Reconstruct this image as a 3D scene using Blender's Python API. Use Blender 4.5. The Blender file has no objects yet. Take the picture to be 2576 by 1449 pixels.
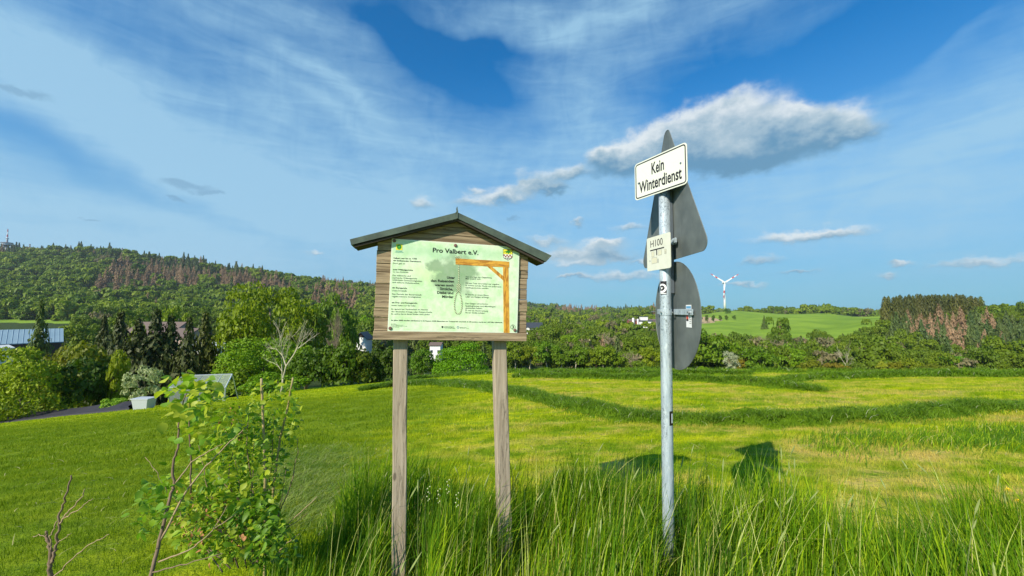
import bpy, bmesh, math, random
import numpy as np
from mathutils import Vector, Matrix, noise as mnoise

R = math.radians
random.seed(7)
rng = np.random.default_rng(11)
scene = bpy.context.scene
col = scene.collection

# ------------------------------------------------------------------ camera
CZ = 1.25                      # eye height above the verge
PITCH = R(3.1)
FPX = 996.7                    # focal length for a picture 2576 px wide
cam_data = bpy.data.cameras.new('camera')
cam_data.sensor_width = 36.0
cam_data.lens = 36.0 * FPX / 2576.0
cam_data.clip_start = 0.05
cam_data.clip_end = 12000
cam = bpy.data.objects.new('camera', cam_data)
cam.location = (0, 0, CZ)
cam.rotation_euler = (R(90) + PITCH, 0, 0)
col.objects.link(cam)
scene.camera = cam

# ------------------------------------------------------------------ view
scene.view_settings.view_transform = 'Standard'
scene.view_settings.look = 'None'
scene.view_settings.gamma = 1
scene.view_settings.use_curve_mapping = False
scene.view_settings.exposure = 0.55
SUN_EL = R(35.5)
SUN_TO = Vector((0.636, 0.772, 0)).normalized()    # the way the light travels over the ground

sun_data = bpy.data.lights.new('sun', 'SUN')
sun_data.energy = 4.7
sun_data.angle = R(0.5)
sun_data.color = (1.0, 0.91, 0.75)
sun = bpy.data.objects.new('sun', sun_data)
ldir = Vector((SUN_TO.x * math.cos(SUN_EL), SUN_TO.y * math.cos(SUN_EL), -math.sin(SUN_EL)))
sun.rotation_euler = ldir.to_track_quat('-Z', 'Y').to_euler()
col.objects.link(sun)


def ray(px, py):
    """direction (per metre of forward distance) of a point of the 2576 x 1449 picture"""
    a, v = px - 1288.0, 724.5 - py
    f = FPX * math.cos(PITCH) - v * math.sin(PITCH)
    u = FPX * math.sin(PITCH) + v * math.cos(PITCH)
    return a / f, u / f


def at(px, py, Y):
    a, u = ray(px, py)
    return Vector((a * Y, Y, CZ + u * Y))


def azel(px, py):
    a, u = ray(px, py)
    return math.atan2(a, 1.0), math.atan2(u, math.hypot(a, 1.0))


# ------------------------------------------------------------------ node helpers
class E:
    """a socket one can calculate with"""
    def __init__(s, nt, sock): s.nt = nt; s.k = sock
    def _m(s, op, *o, clamp=False):
        n = s.nt.nodes.new('ShaderNodeMath'); n.operation = op; n.use_clamp = clamp
        for i, v in enumerate((s,) + o):
            if isinstance(v, E): s.nt.links.new(v.k, n.inputs[i])
            else: n.inputs[i].default_value = v
        return E(s.nt, n.outputs[0])
    def __add__(s, o): return s._m('ADD', o)
    __radd__ = __add__
    def __mul__(s, o): return s._m('MULTIPLY', o)
    __rmul__ = __mul__
    def __sub__(s, o): return s._m('SUBTRACT', o)
    def __rsub__(s, o): return (s * -1.0) + o
    def __truediv__(s, o): return s._m('DIVIDE', o)
    def pow(s, o): return s._m('POWER', o)
    def max(s, o): return s._m('MAXIMUM', o)
    def min(s, o): return s._m('MINIMUM', o)
    def clamp(s): return s._m('ADD', 0.0, clamp=True)
    def smooth(s, a, b, lo=0.0, hi=1.0):
        n = s.nt.nodes.new('ShaderNodeMapRange'); n.interpolation_type = 'SMOOTHSTEP'
        s.nt.links.new(s.k, n.inputs[0])
        for i, v in enumerate((a, b, lo, hi)): n.inputs[i + 1].default_value = v
        return E(s.nt, n.outputs[0])


def vec(nt, x, y, z=0.0):
    n = nt.nodes.new('ShaderNodeCombineXYZ')
    for i, v in enumerate((x, y, z)):
        if isinstance(v, E): nt.links.new(v.k, n.inputs[i])
        else: n.inputs[i].default_value = v
    return n.outputs[0]


def noise(nt, v, scale, detail=4, rough=0.55, dist=0.0, dims='3D'):
    n = nt.nodes.new('ShaderNodeTexNoise'); n.noise_dimensions = dims
    if v is not None: nt.links.new(v, n.inputs['Vector'])
    n.inputs['Scale'].default_value = scale; n.inputs['Detail'].default_value = detail
    n.inputs['Roughness'].default_value = rough; n.inputs['Distortion'].default_value = dist
    return E(nt, n.outputs[0])


def mapping(nt, v, scale=(1, 1, 1), loc=(0, 0, 0), rot=(0, 0, 0)):
    n = nt.nodes.new('ShaderNodeMapping'); nt.links.new(v, n.inputs[0])
    n.inputs['Scale'].default_value = scale; n.inputs['Location'].default_value = loc; n.inputs['Rotation'].default_value = rot
    return n.outputs[0]


def mix(nt, f, a, b, mode='MIX'):
    n = nt.nodes.new('ShaderNodeMix'); n.data_type = 'RGBA'; n.blend_type = mode
    def put(i, v):
        if isinstance(v, E): nt.links.new(v.k, n.inputs[i])
        elif isinstance(v, bpy.types.NodeSocket): nt.links.new(v, n.inputs[i])
        elif isinstance(v, (int, float)): n.inputs[i].default_value = v
        else: n.inputs[i].default_value = (*v, 1) if len(v) == 3 else v
    put(0, f); put(6, a); put(7, b)
    return n.outputs[2]


def sep(nt, v):
    n = nt.nodes.new('ShaderNodeSeparateXYZ'); nt.links.new(v, n.inputs[0])
    return [E(nt, o) for o in n.outputs]


# ------------------------------------------------------------------ sky (world)
world = bpy.data.worlds.new('World'); scene.world = world; world.use_nodes = True
nt = world.node_tree; nt.nodes.clear()
tc = nt.nodes.new('ShaderNodeTexCoord')
x, y, z = sep(nt, tc.outputs['Generated'])
az = x._m('ARCTAN2', y)
el = z._m('ARCSINE')
sky = nt.nodes.new('ShaderNodeTexSky'); sky.sky_type = 'NISHITA'; sky.sun_disc = False
sky.sun_elevation = SUN_EL
sky.sun_rotation = math.atan2(-SUN_TO.x, -SUN_TO.y)
sky.altitude = 450; sky.air_density = 1.0; sky.dust_density = 0.5; sky.ozone_density = 3.0
hs = nt.nodes.new('ShaderNodeHueSaturation'); hs.inputs['Saturation'].default_value = 1.22; hs.inputs['Value'].default_value = 1.0
hs.inputs['Hue'].default_value = 0.49
nt.links.new(sky.outputs[0], hs.inputs['Color'])
base = mix(nt, 1.0, hs.outputs[0], (0.07, 1.16, 1.62), 'MULTIPLY')

# wispy high cloud: broad bands in azimuth / elevation, torn by stretched noise
n1 = noise(nt, vec(nt, az, el), 2.2, 5, 0.55)
n2 = noise(nt, vec(nt, az, el, 3.0), 3.1, 4, 0.5)
azd = az + (n1 - 0.5) * 0.30
eld = el + (n2 - 0.5) * 0.16


def gauss(px, py, rx, ry, ang=0.0, A=None, B=None):
    """soft ellipse centred on a direction of the picture; ang turns it, in degrees, positive = falls to the right"""
    a0, e0 = azel(px, py)
    a1, _ = azel(px + rx * 0.5, py); a2, _ = azel(px - rx * 0.5, py)
    _, e1 = azel(px, py - ry * 0.5); _, e2 = azel(px, py + ry * 0.5)
    ra, re = abs(a1 - a2), abs(e1 - e2)
    dx, dy = (A - a0), (B - e0)
    if ang:
        c, s = math.cos(R(ang)), math.sin(R(ang))
        dx, dy = dx * c - dy * s, dx * s + dy * c
    dx, dy = dx * (1 / ra), dy * (1 / re)
    q = dx * dx + dy * dy
    return (q * -1.0)._m('EXPONENT'), dy


cir = None
for px, py, rx, ry, ang, amp in [
    (380, 330, 760, 95, 19, 0.95), (950, 470, 420, 120, 22, 0.60), (200, 560, 650, 85, 12, 0.75), (60, 130, 260, 130, 30, 0.45),
    (1500, 30, 480, 45, -2, 0.55), (1480, 260, 150, 260, 0, 0.48), (1300, 400, 500, 110, 10, 0.35), (820, 200, 380, 30, 14, 0.45),
    (880, 290, 300, 22, 12, 0.35), (2150, 430, 520, 130, -6, 0.55), (2500, 300, 300, 90, -20, 0.40), (1750, 60, 220, 40, -14, 0.30),
    (700, 40, 420, 60, 10, 0.35), (2420, 110, 300, 25, -22, 0.28), (1250, 620, 900, 90, 0, 0.35),
    (250, 400, 520, 34, 17, -0.85), (1130, 175, 250, 80, 22, -0.60), (1150, 110, 300, 26, 0, -0.35), (2080, 150, 400, 85, -8, -0.85), (2480, 20, 260, 60, -20, -0.5), (1700, 230, 130, 120, 0, -.15),
    (450, 470, 500, 120, 16, .35), (800, 560, 600, 90, 8, .3), (2300, 560, 500, 120, 0, .3)]:
    g, _ = gauss(px, py, rx, ry, ang, azd, eld)
    cir = g * amp if cir is None else cir + g * amp
str1 = noise(nt, mapping(nt, vec(nt, az, el), (1.6, 9.0, 1), (0, 0, 0), (0, 0, R(18))), 1.5, 5, 0.5, 0.6)
str2 = noise(nt, vec(nt, az, el, 7.0), 7.0, 5, 0.6, 0.4)
cir = (cir * (str1 * 0.7 + 0.60) + (str1 - 0.45) * 0.34 + (str2 - 0.5) * 0.22 + 0.17)
wisp = noise(nt, mapping(nt, vec(nt, az, el, 11.0), (2.2, 11.0, 1), (0, 0, 0), (0, 0, R(24))), 3.2, 6, 0.62, 1.1)
wisp2 = noise(nt, mapping(nt, vec(nt, az, el, 17.0), (5.0, 3.0, 1), (0, 0, 0), (0, 0, R(-20))), 2.6, 6, 0.6, 1.6)
cir = cir + (wisp - 0.5) * 0.85 * (cir + 0.25).clamp() + (wisp2 - 0.5) * 0.60 * (cir + 0.2).clamp()
cir = cir.clamp()
low = el.smooth(0.58, 0.0, 0.0, 0.80)                # the air near the skyline is paler
skyc = mix(nt, low.max(0.0), base, (2.45, 4.55, 6.4))
CIRRUS = (3.6, 6.1, 8.0)
skyc = mix(nt, cir * 0.82, skyc, CIRRUS)

# heaped clouds: groups of soft ellipses with billowed edges, lit tops, grey-blue bases
p1 = noise(nt, vec(nt, az, el * 1.4, 1.0), 15.0, 6, 0.62)
p2 = noise(nt, vec(nt, az, el * 1.4, 5.0), 15.0, 6, 0.62)
big = noise(nt, vec(nt, az, el * 1.5, 9.0), 9.0, 3, 0.5)
azc = az + (p1 - 0.5) * 0.085
elc = el + (p2 - 0.5) * 0.060
den = None; sha = None
CUM = [(1850, 262, 120, 42, .5), (1760, 310, 110, 40, .4), (1700, 340, 90, 36, .4), (1640, 372, 80, 32, .35), (1930, 315, 100, 38, .2), (1995, 292, 66, 32, .7), (2110, 300, 80, 34, .6),
       (1840, 345, 190, 46, -.35), (1960, 365, 190, 40, -.6), (1780, 405, 190, 36, -.95), (1600, 420, 120, 26, -.7), (1900, 415, 120, 26, -1.1), (1560, 385, 70, 30, .3), (1510, 396, 44, 20, .3),
       (2150, 335, 70, 24, -.2),
       (1365, 450, 62, 30, .35), (1400, 478, 36, 12, -.5), (1292, 490, 50, 20, .3), (1190, 506, 54, 16, .4), (1197, 478, 28, 11, .5), (1070, 512, 34, 14, .1), (1590, 571, 50, 12, .3),
       (1370, 607, 50, 15, .3), (1495, 626, 92, 19, .3), (1540, 645, 60, 10, -.6), (1475, 659, 105, 11, .5), (1570, 692, 110, 12, .4), (2000, 596, 150, 18, .4), (2080, 588, 90, 12, .2), (1915, 656, 66, 13, .1), (2470, 656, 150, 13, .4),
       (2240, 694, 36, 8, .3), (2280, 665, 24, 7, .3), (1870, 717, 60, 7, .3), (785, 639, 26, 7, .3), (2010, 690, 70, 6, 0), (1320, 640, 24, 9, 0), (1455, 560, 16, 8, -.2), (1440, 440, 40, 16, .3), (1330, 470, 30, 12, .2), (1250, 498, 30, 10, .2), (1420, 640, 60, 10, .3), (1530, 612, 34, 9, .3), (1620, 660, 40, 7, .2), (1440, 700, 50, 6, .2)]
for px, py, rx, ry, lift in CUM:
    g, dy = gauss(px, py, rx, ry, 0, azc, elc)
    den = g if den is None else den + g
    sha = g * (dy + lift) if sha is None else sha + g * (dy + lift)
fine = noise(nt, vec(nt, az, el * 1.3, 2.0), 34.0, 6, 0.6)
body = den + (p1 - 0.5) * 0.70 + (fine - 0.5) * 0.55 + (big - 0.5) * 0.8
alpha = body.smooth(0.16, 1.25) * den.smooth(0.08, 0.35)
lit = (sha / den.max(0.05)) * 0.95 + (p2 - 0.5) * 1.3 + (big - 0.5) * 2.0 + (fine - 0.5) * 0.7
ccol = mix(nt, lit.smooth(-0.9, 0.25), (1.25, 2.9, 4.5), (4.1, 5.4, 6.2))
ccol = mix(nt, lit.smooth(0.0, 1.1), ccol, (8.0, 8.5, 8.6))
skyc = mix(nt, alpha * 0.90, skyc, ccol)
dk = None
for px, py, rx, ry in [(470, 465, 80, 13), (535, 491, 34, 8), (430, 502, 34, 5), (60, 230, 90, 14), (1290, 550, 14, 9), (215, 556, 40, 5)]:
    g, _ = gauss(px, py, rx, ry, 0, azc, elc)
    dk = g if dk is None else dk + g
dk = (dk + (p1 - 0.5) * 0.7).smooth(0.25, 0.9) * 0.55
skyc = mix(nt, dk, skyc, (1.7, 3.4, 5.2))
ground_side = z.smooth(-0.02, -0.10)
skyc = mix(nt, ground_side, skyc, (0.5, 0.7, 0.35))
bg = nt.nodes.new('ShaderNodeBackground'); bg.inputs['Strength'].default_value = 0.072
nt.links.new(skyc, bg.inputs['Color'])
wo = nt.nodes.new('ShaderNodeOutputWorld'); nt.links.new(bg.outputs[0], wo.inputs['Surface'])
world.cycles.sampling_method = 'MANUAL'; world.cycles.sample_map_resolution = 512

# ------------------------------------------------------------------ object helpers
def link_mesh(name, me, mat=None, parent=None, loc=None):
    o = bpy.data.objects.new(name, me); col.objects.link(o)
    if mat is not None and not me.materials: me.materials.append(mat)
    if parent is not None: o.parent = parent
    if loc is not None: o.location = loc
    return o


def from_bm(name, bm, mat=None, parent=None, smooth=False, loc=None):
    me = bpy.data.meshes.new(name); bm.normal_update(); bm.to_mesh(me); bm.free()
    if smooth: me.polygons.foreach_set('use_smooth', [True] * len(me.polygons))
    return link_mesh(name, me, mat, parent, loc)


def np_mesh(name, V, Fc):
    """V (n,3); Fc (m,k) faces all of one size"""
    me = bpy.data.meshes.new(name)
    V = np.ascontiguousarray(V, dtype=np.float32); Fc = np.ascontiguousarray(Fc, dtype=np.int32)
    m, k = Fc.shape
    me.vertices.add(len(V)); me.vertices.foreach_set('co', V.ravel())
    me.loops.add(m * k); me.loops.foreach_set('vertex_index', Fc.ravel())
    me.polygons.add(m); me.polygons.foreach_set('loop_start', np.arange(0, m * k, k, dtype=np.int32))
    me.update(calc_edges=True)
    return me


def tag(o, label=None, cat=None, group=None, kind=None):
    if label: o['label'] = label
    if cat: o['category'] = cat
    if group: o['group'] = group
    if kind: o['kind'] = kind
    return o


def empty(name, loc=(0, 0, 0), rz=0.0, parent=None):
    o = bpy.data.objects.new(name, None); o.empty_display_size = 0.2
    o.location = loc; o.rotation_euler = (0, 0, rz)
    if parent is not None: o.parent = parent
    col.objects.link(o)
    return o


def add_box(bm, lo, hi, bev=0.0):
    g = bmesh.ops.create_cube(bm, size=1.0)
    lo = Vector(lo); hi = Vector(hi)
    for v in g['verts']:
        v.co = Vector([(lo[i] + hi[i]) / 2 + v.co[i] * (hi[i] - lo[i]) for i in range(3)])
    if bev:
        es = set(e for v in g['verts'] for e in v.link_edges)
        bmesh.ops.bevel(bm, geom=list(es), offset=bev, segments=1, affect='EDGES')


def add_tube(bm, pts, rad, sides=8, cap=True):
    pts = [Vector(p) for p in pts]
    if not isinstance(rad, (list, tuple)): rad = [rad] * len(pts)
    rings = []
    up = Vector((0.13, 0.31, 0.94)).normalized()
    for i, p in enumerate(pts):
        d = (pts[min(i + 1, len(pts) - 1)] - pts[max(i - 1, 0)])
        if d.length < 1e-9: d = Vector((0, 0, 1))
        d.normalize()
        ref = up if abs(d.dot(up)) < 0.93 else Vector((1, 0, 0))
        if i and abs(d.dot(prev)) < 0.98: ref = prev
        a = (ref - d * ref.dot(d)).normalized(); prev = a
        b = d.cross(a)
        rings.append([bm.verts.new(p + (a * math.cos(2 * math.pi * k / sides) + b * math.sin(2 * math.pi * k / sides)) * rad[i]) for k in range(sides)])
    for r0, r1 in zip(rings, rings[1:]):
        for k in range(sides):
            bm.faces.new((r0[k], r0[(k + 1) % sides], r1[(k + 1) % sides], r1[k]))
    if cap:
        bm.faces.new(list(reversed(rings[0]))); bm.faces.new(rings[-1])


def add_prism(bm, poly, y0, y1):
    """polygon in the x z plane pushed from y0 to y1"""
    a = [bm.verts.new((p[0], y0, p[1])) for p in poly]
    b = [bm.verts.new((p[0], y1, p[1])) for p in poly]
    bm.faces.new(a); bm.faces.new(list(reversed(b)))
    n = len(poly)
    for i in range(n):
        bm.faces.new((a[(i + 1) % n], a[i], b[i], b[(i + 1) % n]))
    bmesh.ops.recalc_face_normals(bm, faces=bm.faces)


def wob(pts, n, amp, seed=0):
    """a longer, slightly crooked version of a poly-line"""
    r = random.Random(seed); out = []
    for a, b in zip(pts, pts[1:]):
        a, b = Vector(a), Vector(b)
        for k in range(n):
            out.append(a.lerp(b, k / n) + (Vector((r.gauss(0, amp), r.gauss(0, amp), r.gauss(0, amp))) if (k or out) else Vector()))
    out.append(Vector(pts[-1]))
    return out


# ------------------------------------------------------------------ material helpers
def new_mat(name):
    m = bpy.data.materials.new(name); m.use_nodes = True
    t = m.node_tree; b = t.nodes['Principled BSDF']
    return m, t, b


def setc(t, b, c):
    if isinstance(c, bpy.types.NodeSocket): t.links.new(c, b.inputs['Base Color'])
    else: b.inputs['Base Color'].default_value = (*c, 1)


def bump(t, b, h, strength=0.3, dist=0.01):
    n = t.nodes.new('ShaderNodeBump'); n.inputs['Strength'].default_value = strength; n.inputs['Distance'].default_value = dist
    t.links.new(h.k, n.inputs['Height']); t.links.new(n.outputs[0], b.inputs['Normal'])


def plain(name, c, rough=0.6, metal=0.0, var=0.12, scale=20.0, spec=0.4):
    m, t, b = new_mat(name)
    tc = t.nodes.new('ShaderNodeTexCoord')
    n = noise(t, tc.outputs['Object'], scale, 4)
    dark = tuple(v * (1 - var * 2) for v in c); lite = tuple(min(1, v * (1 + var * 2)) for v in c)
    setc(t, b, mix(t, n, dark, lite))
    b.inputs['Roughness'].default_value = rough; b.inputs['Metallic'].default_value = metal
    b.inputs['Specular IOR Level'].default_value = spec
    return m


def leafy(name, c1, c2, transl=0.35, rough=0.55, use_obj=True, nscale=0.0, spec=0.25):
    """foliage: two tones by object/instance, patchy by place, some light through the leaf"""
    m, t, b = new_mat(name)
    oi = t.nodes.new('ShaderNodeObjectInfo')
    ge = t.nodes.new('ShaderNodeNewGeometry')
    c = mix(t, E(t, oi.outputs['Random']), c1, c2)
    if nscale:
        n = noise(t, ge.outputs['Position'], nscale, 3)
        c = mix(t, n.smooth(0.3, 0.7) * 0.6, c, tuple(v * 0.62 for v in c1))
    if use_obj: c = mix(t, 1.0, c, oi.outputs['Color'], 'MULTIPLY')
    rnd = E(t, ge.outputs['Random Per Island'])
    c = mix(t, 1.0, c, vec(t, rnd * 0.5 + 0.75, rnd * 0.4 + 0.8, rnd * 0.4 + 0.7), 'MULTIPLY')
    setc(t, b, c)
    b.inputs['Roughness'].default_value = rough; b.inputs['Specular IOR Level'].default_value = spec
    tr = t.nodes.new('ShaderNodeBsdfTranslucent')
    c2n = mix(t, 1.0, c, (1.15, 1.25, 0.6), 'MULTIPLY')
    t.links.new(c2n, tr.inputs['Color'])
    ms = t.nodes.new('ShaderNodeMixShader'); ms.inputs[0].default_value = transl
    t.links.new(b.outputs[0], ms.inputs[1]); t.links.new(tr.outputs[0], ms.inputs[2])
    t.links.new(ms.outputs[0], t.nodes['Material Output'].inputs['Surface'])
    return m

# ------------------------------------------------------------------ the lie of the land
def softpos(v, s=0.5): return 0.5 * (v + np.sqrt(v * v + s * s))


def z_near(x, y):
    yc = softpos(y, 0.5)
    ax = np.sqrt(x * x + 1.0) - 1.0
    return -1.25 - 0.105 * yc - 0.0005 * (x * x + yc * yc) + (0.049 * x - 0.029 * ax)


COLS = np.array([0, 250, 450, 600, 800, 940, 1150, 1288, 1500, 1650, 1750, 1850, 2050, 2230, 2450, 2576], float)
ROWS = np.array([60, 90, 140, 200, 280, 350, 500, 700, 900, 1200, 2000, 3500], float)
TAB = np.array([
    [1010, 930, 870, 838, 812, 803, 748, 678, 637, 645, 700, 740],
    [1005, 930, 872, 840, 815, 806, 756, 686, 640, 650, 700, 740],
    [1000, 930, 878, 845, 822, 812, 778, 714, 666, 675, 710, 740],
    [985, 935, 880, 850, 828, 820, 790, 734, 690, 695, 720, 745],
    [970, 935, 890, 855, 835, 826, 797, 750, 717, 722, 724, 750],
    [962, 938, 895, 862, 842, 830, 806, 770, 740, 732, 722, 748],
    [955, 948, 905, 872, 848, 838, 820, 795, 775, 768, 760, 770],
    [950, 950, 918, 880, 850, 840, 824, 806, 792, 785, 776, 776],
    [950, 950, 925, 888, 858, 845, 828, 812, 803, 796, 787, 783],
    [950, 950, 925, 890, 862, 848, 828, 806, 783, 790, 790, 790],
    [950, 950, 925, 895, 865, 850, 824, 802, 789, 796, 797, 797],
    [950, 950, 928, 900, 868, 848, 815, 792, 783, 795, 800, 800],
    [950, 950, 930, 900, 862, 838, 805, 788, 794, 802, 805, 805],
    [950, 952, 930, 896, 843, 811, 797, 803, 808, 808, 808, 808],
    [950, 952, 928, 888, 828, 797, 802, 806, 808, 808, 808, 808],
    [950, 952, 925, 880, 820, 790, 797, 802, 804, 806, 806, 806]], float)


def img_y(px, D):
    c = np.clip(np.interp(px, COLS, np.arange(len(COLS))), 0, len(COLS) - 1.0001)
    r = np.clip(np.interp(np.log(D), np.log(ROWS), np.arange(len(ROWS))), 0, len(ROWS) - 1.0001)
    ci, ri = np.floor(c).astype(int), np.floor(r).astype(int)
    fc, fr = c - ci, r - ri
    fc = fc * fc * (3 - 2 * fc)
    return (TAB[ci, ri] * (1 - fc) * (1 - fr) + TAB[ci + 1, ri] * fc * (1 - fr) + TAB[ci, ri + 1] * (1 - fc) * fr + TAB[ci + 1, ri + 1] * fc * fr)


def ground_z(x, y):
    """height of the ground in the world, vectorised"""
    x = np.asarray(x, float); y = np.asarray(y, float)
    r = np.hypot(x, y); a = np.arctan2(x, y)
    ac = np.clip(a, R(-54), R(54))
    px = 1288 + FPX * np.tan(ac)
    D = np.maximum(r * np.cos(ac), 5.0)
    far = (778.5 - img_y(px, D)) / FPX * D
    back = np.clip((np.abs(a) - R(60)) / R(50), 0, 1)
    far = far * (1 - back) + back * (-7.0)
    t = np.clip((r - 55) / 40, 0, 1); t = t * t * (3 - 2 * t)
    z = z_near(x, y) * (1 - t) + far * t
    z = z + np.clip((r - 200) / 300, 0, 1) * 1.5 * (np.sin(x * .021 + 1) * np.cos(y * .017))
    z = z + 0.012 * np.sin(x * 2.1 + y * .7) * np.cos(y * 1.7 - x * .4) + 0.02 * np.sin(x * .6 + 2) * np.sin(y * .5)
    return z + CZ


def gz(x, y): return float(ground_z(x, y))


def to_px(x, y, z):
    """picture coordinates of world points (vectorised, y > 0)"""
    a = x / y; u = (z - CZ) / y
    c, s = math.cos(PITCH), math.sin(PITCH)
    f = c + u * s; v = (u * c - s)
    return 1288 + FPX * a / f, 724.5 - FPX * v / f


def in_poly(px, py, poly):
    inside = np.zeros(np.shape(px), bool); n = len(poly)
    for i in range(n):
        x0, y0 = poly[i]; x1, y1 = poly[(i + 1) % n]
        c = ((y0 > py) != (y1 > py)) & (px < (x1 - x0) * (py - y0) / (y1 - y0 + 1e-9) + x0)
        inside ^= c
    return inside


# meadows and a bare patch, as (picture column, distance) outlines: places on the map
def meadow_mask(x, y):
    D = np.maximum(y, 1.0); px = 1288 + FPX * x / D
    m = in_poly(px, D, [(-700, 285), (-700, 368), (245, 352), (262, 285)])
    m |= in_poly(px, D, [(1725, 236), (1690, 720), (1765, 860), (1880, 930), (2080, 720), (2235, 560), (2310, 345), (2240, 300), (2180, 236)])
    m |= in_poly(px, D, [(1500, 185), (1500, 208), (1640, 210), (1640, 185)])
    m |= in_poly(px, D, [(1330, 330), (1330, 470), (1440, 470), (1440, 330)])
    m |= in_poly(px, D, [(1540, 560), (1540, 690), (1660, 690), (1660, 560)])
    m |= in_poly(px, D, [(830, 1150), (830, 1400), (930, 1400), (930, 1150)])
    m |= in_poly(px, D, [(380, 140), (380, 210), (620, 210), (620, 140)])
    return m & (y > 50)


def sand_mask(x, y):
    D = np.maximum(y, 1.0); px = 1288 + FPX * x / D
    return in_poly(px, D, [(1700, 600), (1700, 720), (1770, 730), (1816, 615), (1790, 590)]) & (y > 50)


# polar sheet, fine where the camera looks
angs = np.concatenate([np.linspace(-180, -62, 30, endpoint=False), np.linspace(-62, 62, 420, endpoint=False), np.linspace(62, 180, 30, endpoint=False)])
rads = np.concatenate([[0.0], np.geomspace(0.6, 3700, 205)])
A, RR = np.meshgrid(np.radians(angs), rads)
GX, GY = RR * np.sin(A), RR * np.cos(A)
GZ = ground_z(GX, GY)
na, nr = len(angs), len(rads)
idx = np.arange(nr * na).reshape(nr, na)
q = np.stack([idx[:-1], np.roll(idx[:-1], -1, 1), np.roll(idx[1:], -1, 1), idx[1:]], -1).reshape(-1, 4)[:, ::-1]
me = np_mesh('ground', np.stack([GX, GY, GZ], -1).reshape(-1, 3), q)
me.polygons.foreach_set('use_smooth', [True] * len(me.polygons))
ca = me.color_attributes.new('cover', 'FLOAT_COLOR', 'POINT')
mead = meadow_mask(GX, GY).ravel(); sand = sand_mask(GX, GY).ravel()
fieldm = (np.hypot(GX, GY) < 75).ravel()
cc = np.zeros((nr * na, 4), np.float32); cc[:, 0] = mead; cc[:, 1] = sand; cc[:, 2] = fieldm; cc[:, 3] = 1
ca.data.foreach_set('color', cc.ravel())


def field_colour(t, P):
    """colour of the mown sward, the same for the ground and for the blades that stand on it"""
    pz = mapping(t, P, (0.55, 1.1, 0.0))
    big = noise(t, pz, 0.62, 4, 0.6)
    mid = noise(t, mapping(t, P, (1.0, 1.6, 0.0)), 2.1, 4, 0.6)
    stripe = noise(t, mapping(t, P, (0.18, 1.3, 0.0), rot=(0, 0, R(-8))), 1.2, 3, 0.55)
    xx, yy, zz = sep(t, P)
    right = xx.smooth(-2.5, 1.5)
    dry = ((big * 0.55 + mid * 0.45).smooth(0.45, 0.64)) * (right * 0.85 + 0.12) * yy.smooth(60, 9)
    c = mix(t, (stripe * 0.6 + mid * 0.4).smooth(0.35, 0.65), (0.170, 0.280, 0.003), (0.460, 0.500, 0.005))
    lush = mid.smooth(0.55, 0.35) * 0.6
    c = mix(t, lush * yy.smooth(30, 8), c, (0.15, 0.26, 0.008))
    c = mix(t, dry, c, (0.56, 0.43, 0.12))
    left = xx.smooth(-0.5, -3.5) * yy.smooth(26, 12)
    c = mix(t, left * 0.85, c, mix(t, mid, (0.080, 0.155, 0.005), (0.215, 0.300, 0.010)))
    return c


gm, t, b = new_mat('ground_cover')
ge = t.nodes.new('ShaderNodeNewGeometry')
at_ = t.nodes.new('ShaderNodeVertexColor'); at_.layer_name = 'cover'
sx = t.nodes.new('ShaderNodeSeparateColor'); t.links.new(at_.outputs[0], sx.inputs[0])
P = ge.outputs['Position']
fc = field_colour(t, P)
n5 = noise(t, P, 0.05, 6, 0.6); n6 = noise(t, mapping(t, P, (0.03, 0.012, 0.0)), 1.0, 4, 0.6)
floor_c = mix(t, n5, (0.025, 0.045, 0.010), (0.05, 0.075, 0.018))
mead_c = mix(t, (n6 * 0.7 + n5 * 0.3).smooth(0.35, 0.65), (0.135, 0.235, 0.018), (0.235, 0.350, 0.030))
c = mix(t, E(t, sx.outputs[0]).smooth(0.3, 0.7), floor_c, mead_c)
c = mix(t, E(t, sx.outputs[1]).smooth(0.3, 0.7), c, (0.42, 0.31, 0.17))
c = mix(t, E(t, sx.outputs[2]).smooth(0.2, 0.8), c, fc)
setc(t, b, c)
b.inputs['Roughness'].default_value = 0.95; b.inputs['Specular IOR Level'].default_value = 0.1
h = noise(t, P, 9.0, 6, 0.7) + noise(t, P, 1.7, 4, 0.6)
bump(t, b, h, 0.7, 0.12)
me.materials.append(gm)
ground = link_mesh('ground', me); tag(ground, kind='structure')


# ------------------------------------------------------------------ scattering with geometry nodes (only for what nobody could count)
def hidden_source(name, me, colr=(1, 1, 1, 1)):
    o = bpy.data.objects.new(name, me); o.color = colr
    return o


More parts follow.
